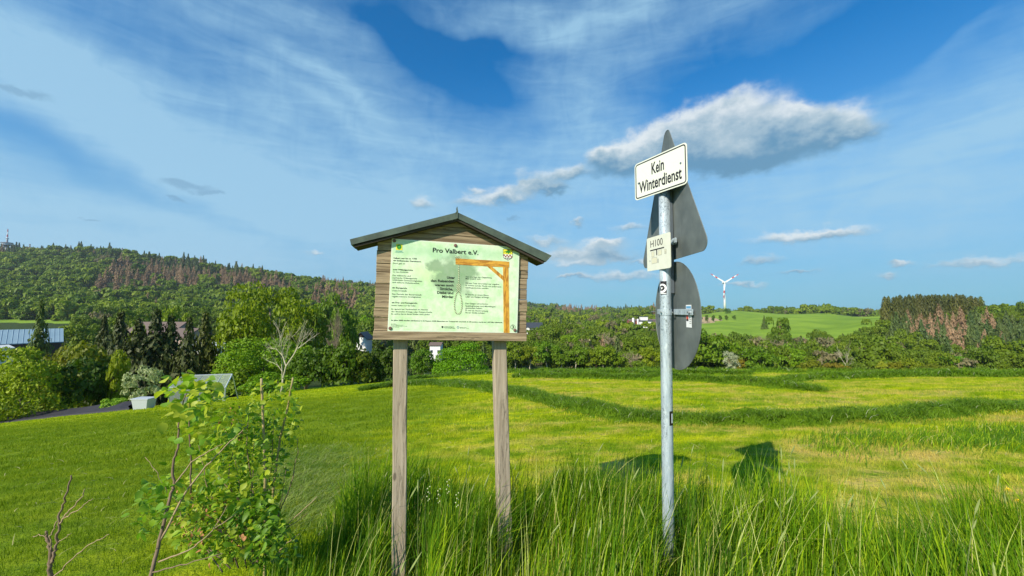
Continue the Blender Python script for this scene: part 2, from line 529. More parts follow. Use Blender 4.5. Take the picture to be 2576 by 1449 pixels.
def scatter(name, pts, scl, rot, sources, label=None, parent=None, kind='stuff', colr=(1, 1, 1, 1)):
    """pts (n,3), scl (n,3), rot (n,3): instances of the source meshes, chosen at random"""
    n = len(pts)
    me = bpy.data.meshes.new(name); me.vertices.add(n)
    me.vertices.foreach_set('co', np.ascontiguousarray(pts, np.float32).ravel())
    for nm, arr in (('scl', scl), ('rot', rot)):
        a = me.attributes.new(nm, 'FLOAT_VECTOR', 'POINT'); a.data.foreach_set('vector', np.ascontiguousarray(arr, np.float32).ravel())
    ia = me.attributes.new('pick', 'INT', 'POINT'); ia.data.foreach_set('value', rng.integers(0, len(sources), n).astype(np.int32))
    o = bpy.data.objects.new(name, me); col.objects.link(o); o.color = colr
    c = bpy.data.collections.new(name + '_kinds')
    for k, s in enumerate(sources):
        c.objects.link(s)
    g = bpy.data.node_groups.new(name, 'GeometryNodeTree')
    g.interface.new_socket('Geometry', in_out='INPUT', socket_type='NodeSocketGeometry')
    g.interface.new_socket('Geometry', in_out='OUTPUT', socket_type='NodeSocketGeometry')
    gi = g.nodes.new('NodeGroupInput'); go = g.nodes.new('NodeGroupOutput')
    ip = g.nodes.new('GeometryNodeInstanceOnPoints'); ci = g.nodes.new('GeometryNodeCollectionInfo')
    ci.inputs['Collection'].default_value = c; ci.inputs['Separate Children'].default_value = True; ci.inputs['Reset Children'].default_value = True
    g.links.new(gi.outputs[0], ip.inputs['Points']); g.links.new(ci.outputs[0], ip.inputs['Instance'])
    ip.inputs['Pick Instance'].default_value = True
    for nm, sock, dt in (('scl', 'Scale', 'FLOAT_VECTOR'), ('rot', 'Rotation', 'FLOAT_VECTOR'), ('pick', 'Instance Index', 'INT')):
        na_ = g.nodes.new('GeometryNodeInputNamedAttribute'); na_.data_type = dt; na_.inputs['Name'].default_value = nm
        g.links.new(na_.outputs['Attribute'], ip.inputs[sock])
    g.links.new(ip.outputs[0], go.inputs[0])
    md = o.modifiers.new('scatter', 'NODES'); md.node_group = g
    if kind: o['kind'] = kind
    if label: o['label'] = label
    if parent is not None: o.parent = parent
    return o


# ------------------------------------------------------------------ grass blades
def blades(n, xy, h, w, lean, leandir, seg=4, droop=0.5, base_z=None, seed=0):
    """n curved, tapering blades; every argument is an array of length n (xy is (n,2)); returns V, F"""
    r = np.random.default_rng(seed)
    face = r.uniform(0, 2 * np.pi, n)
    sx_, sy_ = np.cos(face) * w * .5, np.sin(face) * w * .5
    lx, ly = np.cos(leandir), np.sin(leandir)
    V = np.zeros((n, 2 * seg + 1, 3), np.float32)
    for k in range(seg + 1):
        t_ = k / seg
        off = lean * h * (t_ ** 1.9)
        zz = h * (t_ - droop * 0.5 * np.minimum(lean, 1.4) * t_ ** 3)
        cx, cy = xy[:, 0] + lx * off, xy[:, 1] + ly * off
        wd = (1 - t_ ** 2.2) * (0.75 + .5 * t_)
        if k < seg:
            V[:, 2 * k] = np.stack([cx - sx_ * wd, cy - sy_ * wd, base_z + zz], -1)
            V[:, 2 * k + 1] = np.stack([cx + sx_ * wd, cy + sy_ * wd, base_z + zz], -1)
        else:
            V[:, 2 * seg] = np.stack([cx, cy, base_z + zz], -1)
    base = (np.arange(n) * (2 * seg + 1))[:, None]
    tris = []
    for k in range(seg - 1):
        a = 2 * k
        tris += [[a, a + 1, a + 3], [a, a + 3, a + 2]]
    tris.append([2 * seg - 2, 2 * seg - 1, 2 * seg])
    Fc = (base[:, :, None] + np.array(tris)[None]).reshape(-1, 3)
    return V.reshape(-1, 3), Fc


def grass_mat(name, mode):
    m, t, b = new_mat(name)
    ge = t.nodes.new('ShaderNodeNewGeometry'); P = ge.outputs['Position']
    rnd = E(t, ge.outputs['Random Per Island'])
    if mode == 'tall':
        n = noise(t, P, 1.6, 3, 0.5)
        c = mix(t, n.smooth(0.35, 0.65), (0.115, 0.240, 0.006), (0.070, 0.165, 0.010))
        c = mix(t, rnd.smooth(0.55, 0.92), c, (0.32, 0.45, 0.012))
        c = mix(t, rnd.smooth(0.955, 0.975), c, (0.50, 0.46, 0.15))
    elif mode == 'mown':
        c = field_colour(t, P)
        c = mix(t, 1.0, c, vec(t, rnd * 0.6 + 0.72, rnd * 0.5 + 0.78, rnd * 0.5 + 0.7), 'MULTIPLY')
    elif mode == 'cut':
        n = noise(t, P, 3.0, 4, 0.6)
        c = mix(t, n.smooth(0.35, 0.65), (0.065, 0.150, 0.006), (0.16, 0.28, 0.012))
        c = mix(t, rnd.smooth(0.6, 1.0), c, (0.22, 0.34, 0.05))
        c = mix(t, rnd.smooth(0.985, 0.99), c, (0.5, 0.5, 0.35))
    elif mode == 'dull':  # cut grass left of the board: its shade is mixed into the dull colour
        n = noise(t, P, 3.0, 4, 0.6)
        c = mix(t, n.smooth(0.35, 0.65), (0.10, 0.19, 0.02), (0.24, 0.32, 0.06))
        c = mix(t, rnd.smooth(0.7, 1.0), c, (0.30, 0.34, 0.15))
    setc(t, b, c)
    b.inputs['Roughness'].default_value = 0.6; b.inputs['Specular IOR Level'].default_value = 0.12
    tr = t.nodes.new('ShaderNodeBsdfTranslucent')
    t.links.new(mix(t, 1.0, c, (1.2, 1.25, 0.6), 'MULTIPLY'), tr.inputs['Color'])
    ms = t.nodes.new('ShaderNodeMixShader'); ms.inputs[0].default_value = 0.35
    t.links.new(b.outputs[0], ms.inputs[1]); t.links.new(tr.outputs[0], ms.inputs[2])
    t.links.new(ms.outputs[0], t.nodes['Material Output'].inputs['Surface'])
    return m


M_tall, M_mown, M_cut, M_dull = (grass_mat('grass_' + k, k) for k in ('tall', 'mown', 'cut', 'dull'))


def verge_height(x, y):
    """height of the uncut grass: a strip before the board and the pole, open lawn to the left"""
    edge = 3.12 + 0.20 * np.sin(x * 1.9) + 0.14 * np.sin(x * 4.7 + 1) - 0.15 * np.clip((x - 1.3), 0, 3) + 0.95 * np.exp(-((x + .85) / .75) ** 2) + 0.32 * np.exp(-((x - .75) / .6) ** 2)
    f = np.clip((edge - y) / 0.5, 0, 1)
    lf = np.clip((x + 1.36 + .42 * np.clip((2.7 - y) / .5, 0, 1) + (y - 2.3) * .30 - 0.10 * np.sin(y * 3)) / 0.32, 0, 1) * np.clip(0.62 + (x + 1.25 + (y - 2.3) * .3), .45, 1)
    return f * (0.35 + 0.65 * f) * (lf * (0.9 + .1 * lf))


# tall verge grass: real blades one by one
N = 150000
xs = rng.uniform(-2.2, 5.6, N); ys = rng.uniform(0.75, 4.4, N)
cl = np.sin(xs * 5.1 + 1.3 * np.sin(ys * 4.0)) * np.cos(ys * 4.3 + xs) + 0.6 * np.sin(xs * 11 + ys * 7)   # tufts
keep = (np.abs(xs) < ys * 1.42 + 1.3) & (rng.random(N) < 0.62 + 0.35 * np.clip(cl, -1, 1))
xs, ys, cl = xs[keep], ys[keep], cl[keep]
vh = verge_height(xs, ys)
keep = vh > 0.04; xs, ys, cl, vh = xs[keep], ys[keep], cl[keep], vh[keep]
n = len(xs)
hgt = vh * (0.23 + 0.11 * np.clip(cl, -1, 1) + rng.gamma(2.2, 0.055, n))
hgt = np.clip(hgt * 1.03, 0.05, 0.64)
tq = xs / ys
hgt *= np.where((np.abs(tq + .285) < .06) & (ys < 2.3), .22, 1.0)
hgt *= np.where(((np.abs(tq + .018) < .045) | (np.abs(tq - .387) < .035)) & (ys < 2.3) & (ys > 1.3), .50, 1.0)
hgt *= np.where(ys < 2.0, .86, 1.0)
hgt *= np.where(ys < 1.5, 0.75, 1.0)
ld = 0.35 + 1.3 * np.sin(xs * 1.4 + 0.7) * np.cos(ys * 1.1) + rng.normal(0, 1.0, n) - np.clip(xs - 1.3, 0, 1.5) * -1.2
V, Fc = blades(n, np.stack([xs, ys], -1), hgt, rng.uniform(0.0026, 0.0076, n), np.clip(rng.gamma(1.8, 0.16, n), 0.03, 1.4), ld, seg=5, base_z=ground_z(xs, ys) - 0.01, seed=3)
me = np_mesh('tall_grass', V, Fc); me.materials.append(M_tall)
tag(link_mesh('tall_grass', me), 'tall uncut green grass along the verge around the board posts and the sign pole', 'grass', kind='stuff')

# ears and straws that stand above it
N = 600
xs = rng.uniform(-0.9, 4.3, N); ys = rng.uniform(1.2, 2.9, N)
k = (np.abs(xs) < ys * 1.4) & (verge_height(xs, ys) > .5); xs, ys = xs[k], ys[k]; n = len(xs)
V, Fc = blades(n, np.stack([xs, ys], -1), rng.uniform(0.38, 0.62, n), rng.uniform(0.003, 0.005, n), rng.uniform(0.05, 0.4, n), rng.uniform(-1, 2, n), seg=4, base_z=ground_z(xs, ys), seed=5)
me = np_mesh('grass_stalk', V, Fc); me.materials.append(M_straw := plain('straw', (0.34, 0.38, 0.10), 0.6))
tag(link_mesh('grass_stalks', me), 'pale flowering grass stalks sticking out of the tall verge grass', 'grass', kind='stuff')


hN = 110
hx = rng.uniform(-0.8, 4.2, hN); hy = rng.uniform(1.3, 2.9, hN); k = (np.abs(hx) < hy * 1.4) & (verge_height(hx, hy) > .6); hx, hy = hx[k], hy[k]
bm = bmesh.new(); hr = random.Random(77)
for x_, y_ in zip(hx, hy):
    g_ = gz(x_, y_); H_ = hr.uniform(.34, .58); lx, ly = hr.gauss(.04, .05), hr.gauss(.02, .05)
    p0 = Vector((x_, y_, g_)); p1 = p0 + Vector((lx * .4, ly * .4, H_ * .6)); p2 = p0 + Vector((lx, ly, H_)); tip = p2 + Vector((lx * .35, ly * .35, hr.uniform(.035, .07)))
    add_tube(bm, [p0, p1, p2], [.0014, .0011, .0008], 3, cap=False)
    add_tube(bm, [p2, p2.lerp(tip, .35), p2.lerp(tip, .75), tip], [.001, .0042, .0032, .0006], 5, cap=False)
tag(from_bm('seed_heads', bm, M_seed := plain('grass_ear', (0.22, 0.27, 0.08), .8, var=.25, scale=60)), 'grass ears standing over the tall verge grass', 'grass', kind='stuff')

# mown sward: patches of short blades, instanced
def patch_mesh(name, size, nb, h, w, seed, lean=0.5):
    r = np.random.default_rng(seed)
    xy = r.uniform(-size, size, (nb, 2))
    V, Fc = blades(nb, xy, r.uniform(h * .5, h * 1.3, nb), r.uniform(w * .6, w * 1.3, nb), r.gamma(2.5, lean / 2.5, nb), r.uniform(0, 6.28, nb), seg=2, base_z=np.zeros(nb), seed=seed)
    return np_mesh(name, V, Fc)


def ring_points(y0, y1, spacing, halfw=1.42, extra=0.4, jitter=.5):
    out = []
    y = y0
    while y < y1:
        xs = np.arange(-halfw * y - extra, halfw * y + extra, spacing)
        out.append(np.stack([xs + rng.uniform(-jitter, jitter, len(xs)) * spacing, np.full(len(xs), y) + rng.uniform(-jitter, jitter, len(xs)) * spacing], -1))
        y += spacing
    return np.concatenate(out)


def scatter_ground(name, pts, s, sources, label, colr=(1, 1, 1, 1), flat=True):
    z = ground_z(pts[:, 0], pts[:, 1]); n = len(pts)
    e = 0.2
    nx = (ground_z(pts[:, 0] + e, pts[:, 1]) - ground_z(pts[:, 0] - e, pts[:, 1])) / (2 * e)
    ny = (ground_z(pts[:, 0], pts[:, 1] + e) - ground_z(pts[:, 0], pts[:, 1] - e)) / (2 * e)
    rot = np.stack([np.arctan(ny), -np.arctan(nx), np.zeros(n)], -1)
    sc = np.repeat(rng.uniform(0.85, 1.2, n)[:, None] * s, 3, 1)
    return scatter(name, np.stack([pts[:, 0], pts[:, 1], z], -1), sc, rot, sources, label)


src = []
for k in range(4):
    me = patch_mesh('near_sward', 0.16, 190, 0.045, 0.0035, 40 + k); me.materials.append(M_mown); src.append(hidden_source('near_sward', me))
p = ring_points(1.7, 7.0, 0.26)
p = p[(verge_height(p[:, 0], p[:, 1]) < 0.5)]
tag(scatter_ground('mown_grass_near', p, 1.0, src, 'short yellowish green stubble of the mown meadow just beyond the verge'), None, 'grass')
src = []
for k in range(4):
    me = patch_mesh('middle_sward', 0.34, 240, 0.055, 0.008, 50 + k); me.materials.append(M_mown); src.append(hidden_source('middle_sward', me))
p = ring_points(6.8, 19.0, 0.55)
tag(scatter_ground('mown_grass_middle', p, 1.0, src, 'short sunlit stubble of the mown meadow around the nearest swath'), None, 'grass')
src = []
for k in range(3):
    me = patch_mesh('far_sward', 0.8, 240, 0.065, 0.022, 60 + k); me.materials.append(M_mown); src.append(hidden_source('far_sward', me))
p = ring_points(18.5, 56.0, 1.35)
tag(scatter_ground('mown_grass_far', p, 1.0, src, 'bright green stubble on the far half of the mown meadow'), None, 'grass')

# medium-height tufts: left of the left post, the uncut tussock strip at the right
def tuft_strip(name, n, fx, fy, hmin, hmax, mat, label, wmin=.003, wmax=.006, lean=.5, zoff=0.0, seg=4, seed=9):
    xs, ys = fx, fy
    V, Fc = blades(n, np.stack([xs, ys], -1), rng.uniform(hmin, hmax, n), rng.uniform(wmin, wmax, n), rng.gamma(2.2, lean / 2.2, n), rng.normal(0.2, 1.0, n), seg=seg, base_z=ground_z(xs, ys) + zoff, seed=seed)
    me = np_mesh(name, V, Fc); me.materials.append(mat)
    return tag(link_mesh(name, me), label, 'grass', kind='stuff')


n = 5200
cx = 3.5 + 4.7 * rng.beta(1.5, 1.0, n); cy = 5.05 + 0.10 * (cx - 3.6) + rng.normal(0, 0.30, n) + .12 * np.sin(cx * 3)
tuft_strip('uncut_tussocks', n, cx, cy, 0.05, 0.17, M_tall, 'narrow strip of longer green grass the mower missed at the right of the meadow', .005, .010, .6, seed=12)
n = 9000
cy = 2.9 + rng.beta(1.6, 1.8, n) * 3.6; cx = cy * (-0.51 + 0.085 * rng.normal(0, 1, n)) + .12 * np.sin(cy * 5)
tuft_strip('shade_toned_cut_grass', len(cx), cx, cy, 0.03, 0.10, M_dull, 'cut grass lying left of the left post, shade put into its dull colour', .004, .008, 1.6, seed=13)


n = 700
cy = 2.0 + rng.gamma(2.0, 1.6, n); cx = cy * rng.uniform(-1.3, 1.3, n)
k = verge_height(cx, cy) < .3; cx, cy = cx[k], cy[k]; n = len(cx)
V, Fc = blades(n, np.stack([cx, cy], -1), rng.uniform(.025, .06, n), rng.uniform(.003, .006, n) * np.clip(cy / 3, 1, 3), rng.uniform(1.5, 3.5, n), rng.uniform(0, 6.28, n), seg=3, droop=.8, base_z=ground_z(cx, cy) + .03, seed=91)
me = np_mesh('loose_straw', V, Fc); me.materials.append(plain('dry_straw', (0.34, 0.32, 0.12), .8, var=.2))
tag(link_mesh('loose_straw', me), 'dry straws lying loose on the mown lawn and meadow', 'grass', kind='stuff')

# ------------------------------------------------------------------ swaths of cut grass
def swath(pts_px, width, height, label, seed, nb):
    """pts_px: (picture x, picture y) on the near slope, turned into places on the ground"""
    line = []
    for px, py in pts_px:
        a, u = ray(px, py)
        # walk along the sight line to the ground
        Ys = np.geomspace(2, 60, 2500)
        zz = CZ + u * Ys - ground_z(a * Ys, Ys)
        i = np.argmax(zz < 0) if (zz < 0).any() else int(np.argmin(zz))
        line.append((a * Ys[i], Ys[i]))
    line = np.array(line)
    d = np.r_[0, np.cumsum(np.hypot(*np.diff(line, axis=0).T))]
    L = d[-1]; m = max(12, int(L / 0.16)); s = np.linspace(0, L, m)
    cx = np.interp(s, d, line[:, 0]); cy = np.interp(s, d, line[:, 1])
    kk = np.ones(9) / 9
    cxp = np.convolve(np.pad(cx, 4, 'edge'), kk, 'valid'); cyp = np.convolve(np.pad(cy, 4, 'edge'), kk, 'valid')
    cx, cy = cxp, cyp
    tx, ty = np.gradient(cx), np.gradient(cy); ln = np.hypot(tx, ty) + 1e-9; nx, ny = -ty / ln, tx / ln
    r = np.random.default_rng(seed)
    ends = np.minimum(1, np.minimum(s, L - s) / 1.2) ** .6
    lump = 0.85 + 0.22 * np.sin(s * 1.7 + seed) + 0.12 * np.sin(s * 3.9 + 2 * seed) + .06 * np.sin(s * 8.1)
    K = 19
    vv = np.linspace(-1, 1, K)
    prof = np.clip(1 - np.abs(vv) ** 2.2, 0, 1)
    W = width * (0.85 + .2 * np.sin(s * 1.1 + seed)) * (0.6 + .4 * ends)
    X = cx[:, None] + nx[:, None] * vv[None] * W[:, None]; Y = cy[:, None] + ny[:, None] * vv[None] * W[:, None]
    jit = r.normal(0, 1, (m, K)); jit = (jit + np.roll(jit, 1, 0) + np.roll(jit, -1, 0) + np.roll(jit, 1, 1)) / 2
    Hh = height * prof[None] * (lump * ends)[:, None] * (1 + 0.50 * jit)
    Z = ground_z(X, Y) - 0.03 + np.maximum(Hh, 0)
    idx = np.arange(m * K).reshape(m, K)
    q = np.stack([idx[:-1, :-1], idx[1:, :-1], idx[1:, 1:], idx[:-1, 1:]], -1).reshape(-1, 4)
    me = np_mesh('cut_grass_swath', np.stack([X, Y, Z], -1).reshape(-1, 3), q)
    me.polygons.foreach_set('use_smooth', [True] * len(me.polygons)); me.materials.append(M_swath)
    o = tag(link_mesh('cut_grass_swath', me), label, 'cut grass', 'swaths of cut grass on the meadow')
    # loose blades lying over it
    si = r.integers(0, m, nb); vi = np.clip(r.normal(0, .45, nb), -1.08, 1.08)
    bx = cx[si] + nx[si] * vi * W[si] + r.normal(0, .06, nb); by = cy[si] + ny[si] * vi * W[si] + r.normal(0, .06, nb)
    bz = ground_z(bx, by) + height * np.clip(1 - np.abs(vi) ** 2.2, 0, 1) * (lump * ends)[si] * .95
    far = by.clip(6, 45) / 8
    V, Fc = blades(nb, np.stack([bx, by], -1), r.uniform(.07, .19, nb) * (0.6 + .4 * far), r.uniform(.006, .012, nb) * far, r.uniform(.3, 2.0, nb), r.uniform(0, 6.28, nb), seg=3, droop=.7, base_z=bz + .015, seed=seed)
    bm_ = np_mesh('loose_blades', V, Fc); bm_.materials.append(M_cut)
    c = link_mesh('loose_blades', bm_, parent=o); c['kind'] = 'stuff'
    return o


M_swath, t, b = new_mat('swath')
ge = t.nodes.new('ShaderNodeNewGeometry')
nn = noise(t, ge.outputs['Position'], 14.0, 6, 0.7)
setc(t, b, mix(t, nn, (0.040, 0.090, 0.004), (0.16, 0.27, 0.012))); b.inputs['Roughness'].default_value = 0.9; b.inputs['Specular IOR Level'].default_value = 0.05  # troughs of the heap are darkened in the colour, as shade between the blades
bump(t, b, nn, 1.0, 0.06)
swath([(905, 984), (1010, 970), (1114, 969), (1200, 977), (1300, 994), (1420, 1022), (1540, 1050), (1660, 1064), (1850, 1070), (2050, 1064), (2250, 1052), (2420, 1038), (2620, 1026)],
      0.46, 0.135, 'longest and nearest swath of dark cut grass, curving across the whole meadow behind the pole', 3, 46000)
swath([(1290, 950), (1400, 952), (1520, 955), (1640, 958), (1760, 960), (1880, 968), (1980, 977), (2085, 988)], 0.5, 0.20, 'second swath of cut grass, ending in a point right of the round sign', 5, 12000)
swath([(1960, 962), (2060, 956), (2160, 951), (2300, 949), (2450, 950), (2620, 950)], 0.6, 0.19, 'swath of cut grass rising to the right edge below the wooded hill', 8, 9000)
swath([(1350, 944), (1450, 943), (1600, 944), (1750, 944), (1900, 944)], 0.5, 0.18, 'low far swath of cut grass seen left and right of the pole', 11, 7000)
swath([(1000, 960), (1100, 950), (1200, 944), (1330, 939), (1500, 937), (1700, 937), (1900, 938), (2100, 940), (2350, 942), (2620, 943)], 0.7, 0.18, 'farthest swath of cut grass, along the edge of the meadow before the trees', 14, 10000)


# ------------------------------------------------------------------ trees: shared meshes
def leaf_quads(P, Nn, s, r, aspect=0.62):
    """diamond leaf clumps at P, facing Nn"""
    n = len(P)
    Nn = Nn / (np.linalg.norm(Nn, axis=1, keepdims=True) + 1e-9)
    ref = r.normal(0, 1, (n, 3)); T = np.cross(Nn, ref); T /= (np.linalg.norm(T, axis=1, keepdims=True) + 1e-9)
    B = np.cross(Nn, T); s = s[:, None]
    V = np.stack([P - T * s, P - B * s * aspect, P + T * s, P + B * s * aspect], 1).reshape(-1, 3)
    Fc = (np.arange(n)[:, None] * 4 + np.arange(4)[None])
    return V, Fc


def crown_mesh(name, seed, mat, nb=22, n=2600, leaf=0.055, loose=0.0, shape='round', tang=0.55):
    """a crown in a box of radius 1 and height 1 (z 0..1), made of leaf clumps on many lobes"""
    r = np.random.default_rng(seed)
    C, Rb = [], []
    for i in range(nb):
        for _ in range(30):
            th = r.uniform(0, 6.283); u = r.uniform(0, 1) ** .5 * (0.80 if shape != 'column' else .55)
            z = r.uniform(0.10, 0.86)
            if shape == 'round': lim = math.sqrt(max(0.02, 1 - ((z - 0.45) / 0.56) ** 2))
            elif shape == 'column': lim = 0.8 * math.sqrt(max(0.02, 1 - ((z - 0.45) / 0.58) ** 2))
            elif shape == 'cone': lim = 1.05 * (1 - z) ** .7 + .05
            elif shape == 'low': lim = math.sqrt(max(0.02, 1 - (z / 1.0) ** 2))
            else: lim = 0.35 + 0.7 * z if z < .6 else math.sqrt(max(.02, 1 - ((z - .6) / .42) ** 2)) * .8
            c = (math.cos(th) * u * lim, math.sin(th) * u * lim, z)
            rb = r.uniform(.20, .36)
            if all((c[0] - q[0]) ** 2 + (c[1] - q[1]) ** 2 + 2.2 * (c[2] - q[2]) ** 2 > (0.20) ** 2 for q in C): break
        C.append(c); Rb.append(rb)
    C = np.array(C); Rb = np.array(Rb)
    k = r.integers(0, nb, n * 2)
    d = r.normal(0, 1, (n * 2, 3)); d /= np.linalg.norm(d, axis=1, keepdims=True)
    d[:, 2] = np.where(d[:, 2] < -.35, -d[:, 2] * .5, d[:, 2])
    rad = Rb[k] * (1 - np.abs(r.normal(0, .10 + loose, n * 2)) + .04)
    P = C[k] + d * rad[:, None] * np.array([1, 1, .62])
    # thin out what lies deep inside another lobe
    dist = np.sqrt((((P[:, None] - C[None]) / np.array([1, 1, .62])) ** 2).sum(-1)) / Rb[None]
    dist[np.arange(len(P)), k] = 9
    ok = (dist.min(1) > .72) | (r.random(len(P)) < .12)
    P, d = P[ok][:n], d[ok][:n]
    P[:, 2] = np.clip(P[:, 2], 0.0, 1.02)
    Nn = d * tang + r.normal(0, 1, P.shape) * (1 - tang) * .8 + np.array([0, 0, .25])
    V, Fc = leaf_quads(P, Nn, leaf * r.uniform(.6, 1.35, len(P)), r)
    me = np_mesh(name, V, Fc); me.materials.append(mat)
    return me


def conifer_mesh(name, seed, mat, tiers=26, leaf=.07, dead=0.0, power=.85, dens=1.0, drop=.28):
    r = np.random.default_rng(seed); P, Nn, S = [], [], []
    for i in range(tiers):
        z = .05 + .93 * (i / (tiers - 1)) + r.normal(0, .008)
        rr = max(.05, (1 - z)) ** power * r.uniform(.86, 1.12)
        m = max(4, int((11 - 5 * z) * dens))
        th0 = r.uniform(0, 6.28)
        for k in range(m):
            if r.random() < dead * .45: continue
            th = th0 + k * 6.283 / m + r.normal(0, .18); L = rr * r.uniform(.72, 1.12)
            q = max(2, int(L / .105))
            for j in range(q + 1):
                f = (j + .4) / (q + .4)
                for w in (-1, 0, 1):
                    if w and r.random() < .35 + dead * .4: continue
                    px_ = math.cos(th) * L * f - math.sin(th) * w * .075 * (1.2 - f) * r.uniform(.6, 1.4); py_ = math.sin(th) * L * f + math.cos(th) * w * .075 * (1.2 - f) * r.uniform(.6, 1.4)
                    P.append((px_, py_, max(0, z - drop * .16 * f * f * (1 + L) + r.normal(0, .006))))
                    Nn.append((math.cos(th) * .5 + r.normal(0, .35), math.sin(th) * .5 + r.normal(0, .35), .8 + r.normal(0, .3)))
                    S.append(leaf * r.uniform(.6, 1.2) * (.55 + .6 * (1 - z)))
    for z in np.linspace(.9, 1.0, 6): P.append((r.normal(0, .012), r.normal(0, .012), z)); Nn.append((1, 0, .1)); S.append(leaf * .4)
    P = np.array(P); S = np.array(S)
    V, Fc = leaf_quads(P, np.array(Nn), S, r, aspect=.45)
    # tall thin trees are scaled up in z later: keep the clumps flat
    me = np_mesh(name, V, Fc); me.materials.append(mat)
    return me


def trunk_mesh(name, seed, mat, limbs=6, r0=.030, bend=.05, top=.8):
    """tapered trunk with limbs, height 1, radii relative to the height"""
    r = random.Random(seed); bm = bmesh.new()
    pts = [Vector((0, 0, -.06))]
    for k in range(1, 7): pts.append(Vector((r.gauss(0, bend * .4), r.gauss(0, bend * .4), top * k / 6)))
    add_tube(bm, pts, [r0 * (1.25 if k == 0 else 1 - .8 * k / 6.5) for k in range(7)], 8)
    for k in range(limbs):
        z = r.uniform(.22, .62); th = r.uniform(0, 6.28); L = r.uniform(.16, .34)
        i = min(5, int(z / top * 6)); p = pts[i].lerp(pts[i + 1], z / top * 6 - i)
        d = Vector((math.cos(th), math.sin(th), r.uniform(.5, 1.2))).normalized()
        mid = p + d * L * .5 + Vector((0, 0, .01)); end = p + d * L + Vector((0, 0, .04))
        add_tube(bm, [p, mid, end], [r0 * .42, r0 * .26, r0 * .07], 5)
    me = bpy.data.meshes.new(name); bm.to_mesh(me); bm.free(); me.materials.append(mat)
    me.polygons.foreach_set('use_smooth', [True] * len(me.polygons))
    return me


def bare_mesh(name, seed, mat, depth=5, spread=.5, r0=.016, first=.34, kids=3, up=.25):
    """leafless branching tree, height about 1"""
    r = random.Random(seed); bm = bmesh.new()
    def grow(p, d, L, rad, lv):
        n = 3; pts = [p]
        for k in range(n):
            d = (d + Vector((r.gauss(0, .12), r.gauss(0, .12), r.gauss(0, .06) + up * .12))).normalized()
            pts.append(pts[-1] + d * L / n)
        add_tube(bm, pts, [rad, rad * .88, rad * .76, rad * .62], 6 if lv > depth - 2 else 3, cap=False)
        if lv == 0: return
        for k in range(kids if lv > 1 else kids + 1):
            j = r.choice((1, 2, 3)) if k else 3
            dd = (d * r.uniform(.7, 1.1) + Vector((r.gauss(0, spread), r.gauss(0, spread), r.gauss(0, spread * .5) + up))).normalized()
            grow(pts[j], dd, L * r.uniform(.58, .82), rad * (.62 if j == 3 else .5), lv - 1)
    grow(Vector((0, 0, -.03)), Vector((0, 0, 1)), first, r0, depth)
    zmax = max(v.co.z for v in bm.verts); bmesh.ops.scale(bm, vec=(1 / zmax,) * 3, verts=bm.verts)
    me = bpy.data.meshes.new(name); bm.to_mesh(me); bm.free(); me.materials.append(mat)
    return me


M_leaf = leafy('foliage', (0.098, 0.165, 0.008), (0.150, 0.215, 0.010), .30)
M_leafd = leafy('foliage_far', (0.095, 0.170, 0.008), (0.205, 0.275, 0.010), .30)
M_fir = leafy('spruce_needles', (0.050, 0.075, 0.014), (0.075, 0.100, 0.018), .12)
M_firfar = leafy('spruce_needles_far', (0.060, 0.105, 0.028), (0.095, 0.130, 0.030), .12)
M_dead = leafy('dead_spruce', (0.235, 0.150, 0.090), (0.350, 0.230, 0.140), .10)
M_bloss = leafy('blossom', (0.30, 0.34, 0.20), (0.42, 0.44, 0.30), .3)
M_bark = plain('bark', (0.16, 0.13, 0.09), .9, var=.25, scale=12)
M_pale = plain('pale_bark', (0.42, 0.38, 0.27), .85, var=.2, scale=12)
M_twig = plain('twigs', (0.25, 0.20, 0.13), .9, var=.2)

ROUND = [crown_mesh('crown', 100 + k, M_leaf, nb=24, n=3000, leaf=.052, loose=.02 * k) for k in range(5)]
TALL = [crown_mesh('crown', 120 + k, M_leaf, nb=22, n=2600, leaf=.055, shape='column') for k in range(2)]
LOW = [crown_mesh('crown', 130 + k, M_leaf, nb=22, n=2400, leaf=.055, shape='low') for k in range(3)]
FINE = [crown_mesh('crown', 140 + k, M_leaf, nb=38, n=11000, leaf=.024, loose=.05, shape='round', tang=.4) for k in range(2)]
FINELOW = [crown_mesh('crown', 145 + k, M_leaf, nb=34, n=8500, leaf=.026, loose=.04, shape='low', tang=.4) for k in range(2)]
FIR = [conifer_mesh('crown', 150 + k, M_fir, tiers=30, leaf=.085) for k in range(3)]
FIRS = [conifer_mesh('crown', 160 + k, M_fir, tiers=20, leaf=.15, power=.38, dens=.9) for k in range(2)]
DEADC = [conifer_mesh('crown', 170 + k, M_dead, tiers=20, leaf=.10, dead=.6, power=.75, dens=.8) for k in range(2)]
TRUNKS = [trunk_mesh('trunk', 180 + k, M_bark) for k in range(3)]
TRUNKP = trunk_mesh('trunk', 185, M_pale)
SPIKE = trunk_mesh('trunk', 186, M_bark, limbs=0, r0=.014, bend=.004, top=.99)
BARE = [bare_mesh('branches', 190 + k, M_pale) for k in range(2)]
BAREF = [bare_mesh('branches', 194 + k, M_twig, depth=5, spread=.42, kids=4, r0=.02) for k in range(2)]
BLOSS = crown_mesh('crown', 199, M_bloss, nb=20, n=1800, leaf=.045, loose=.12)

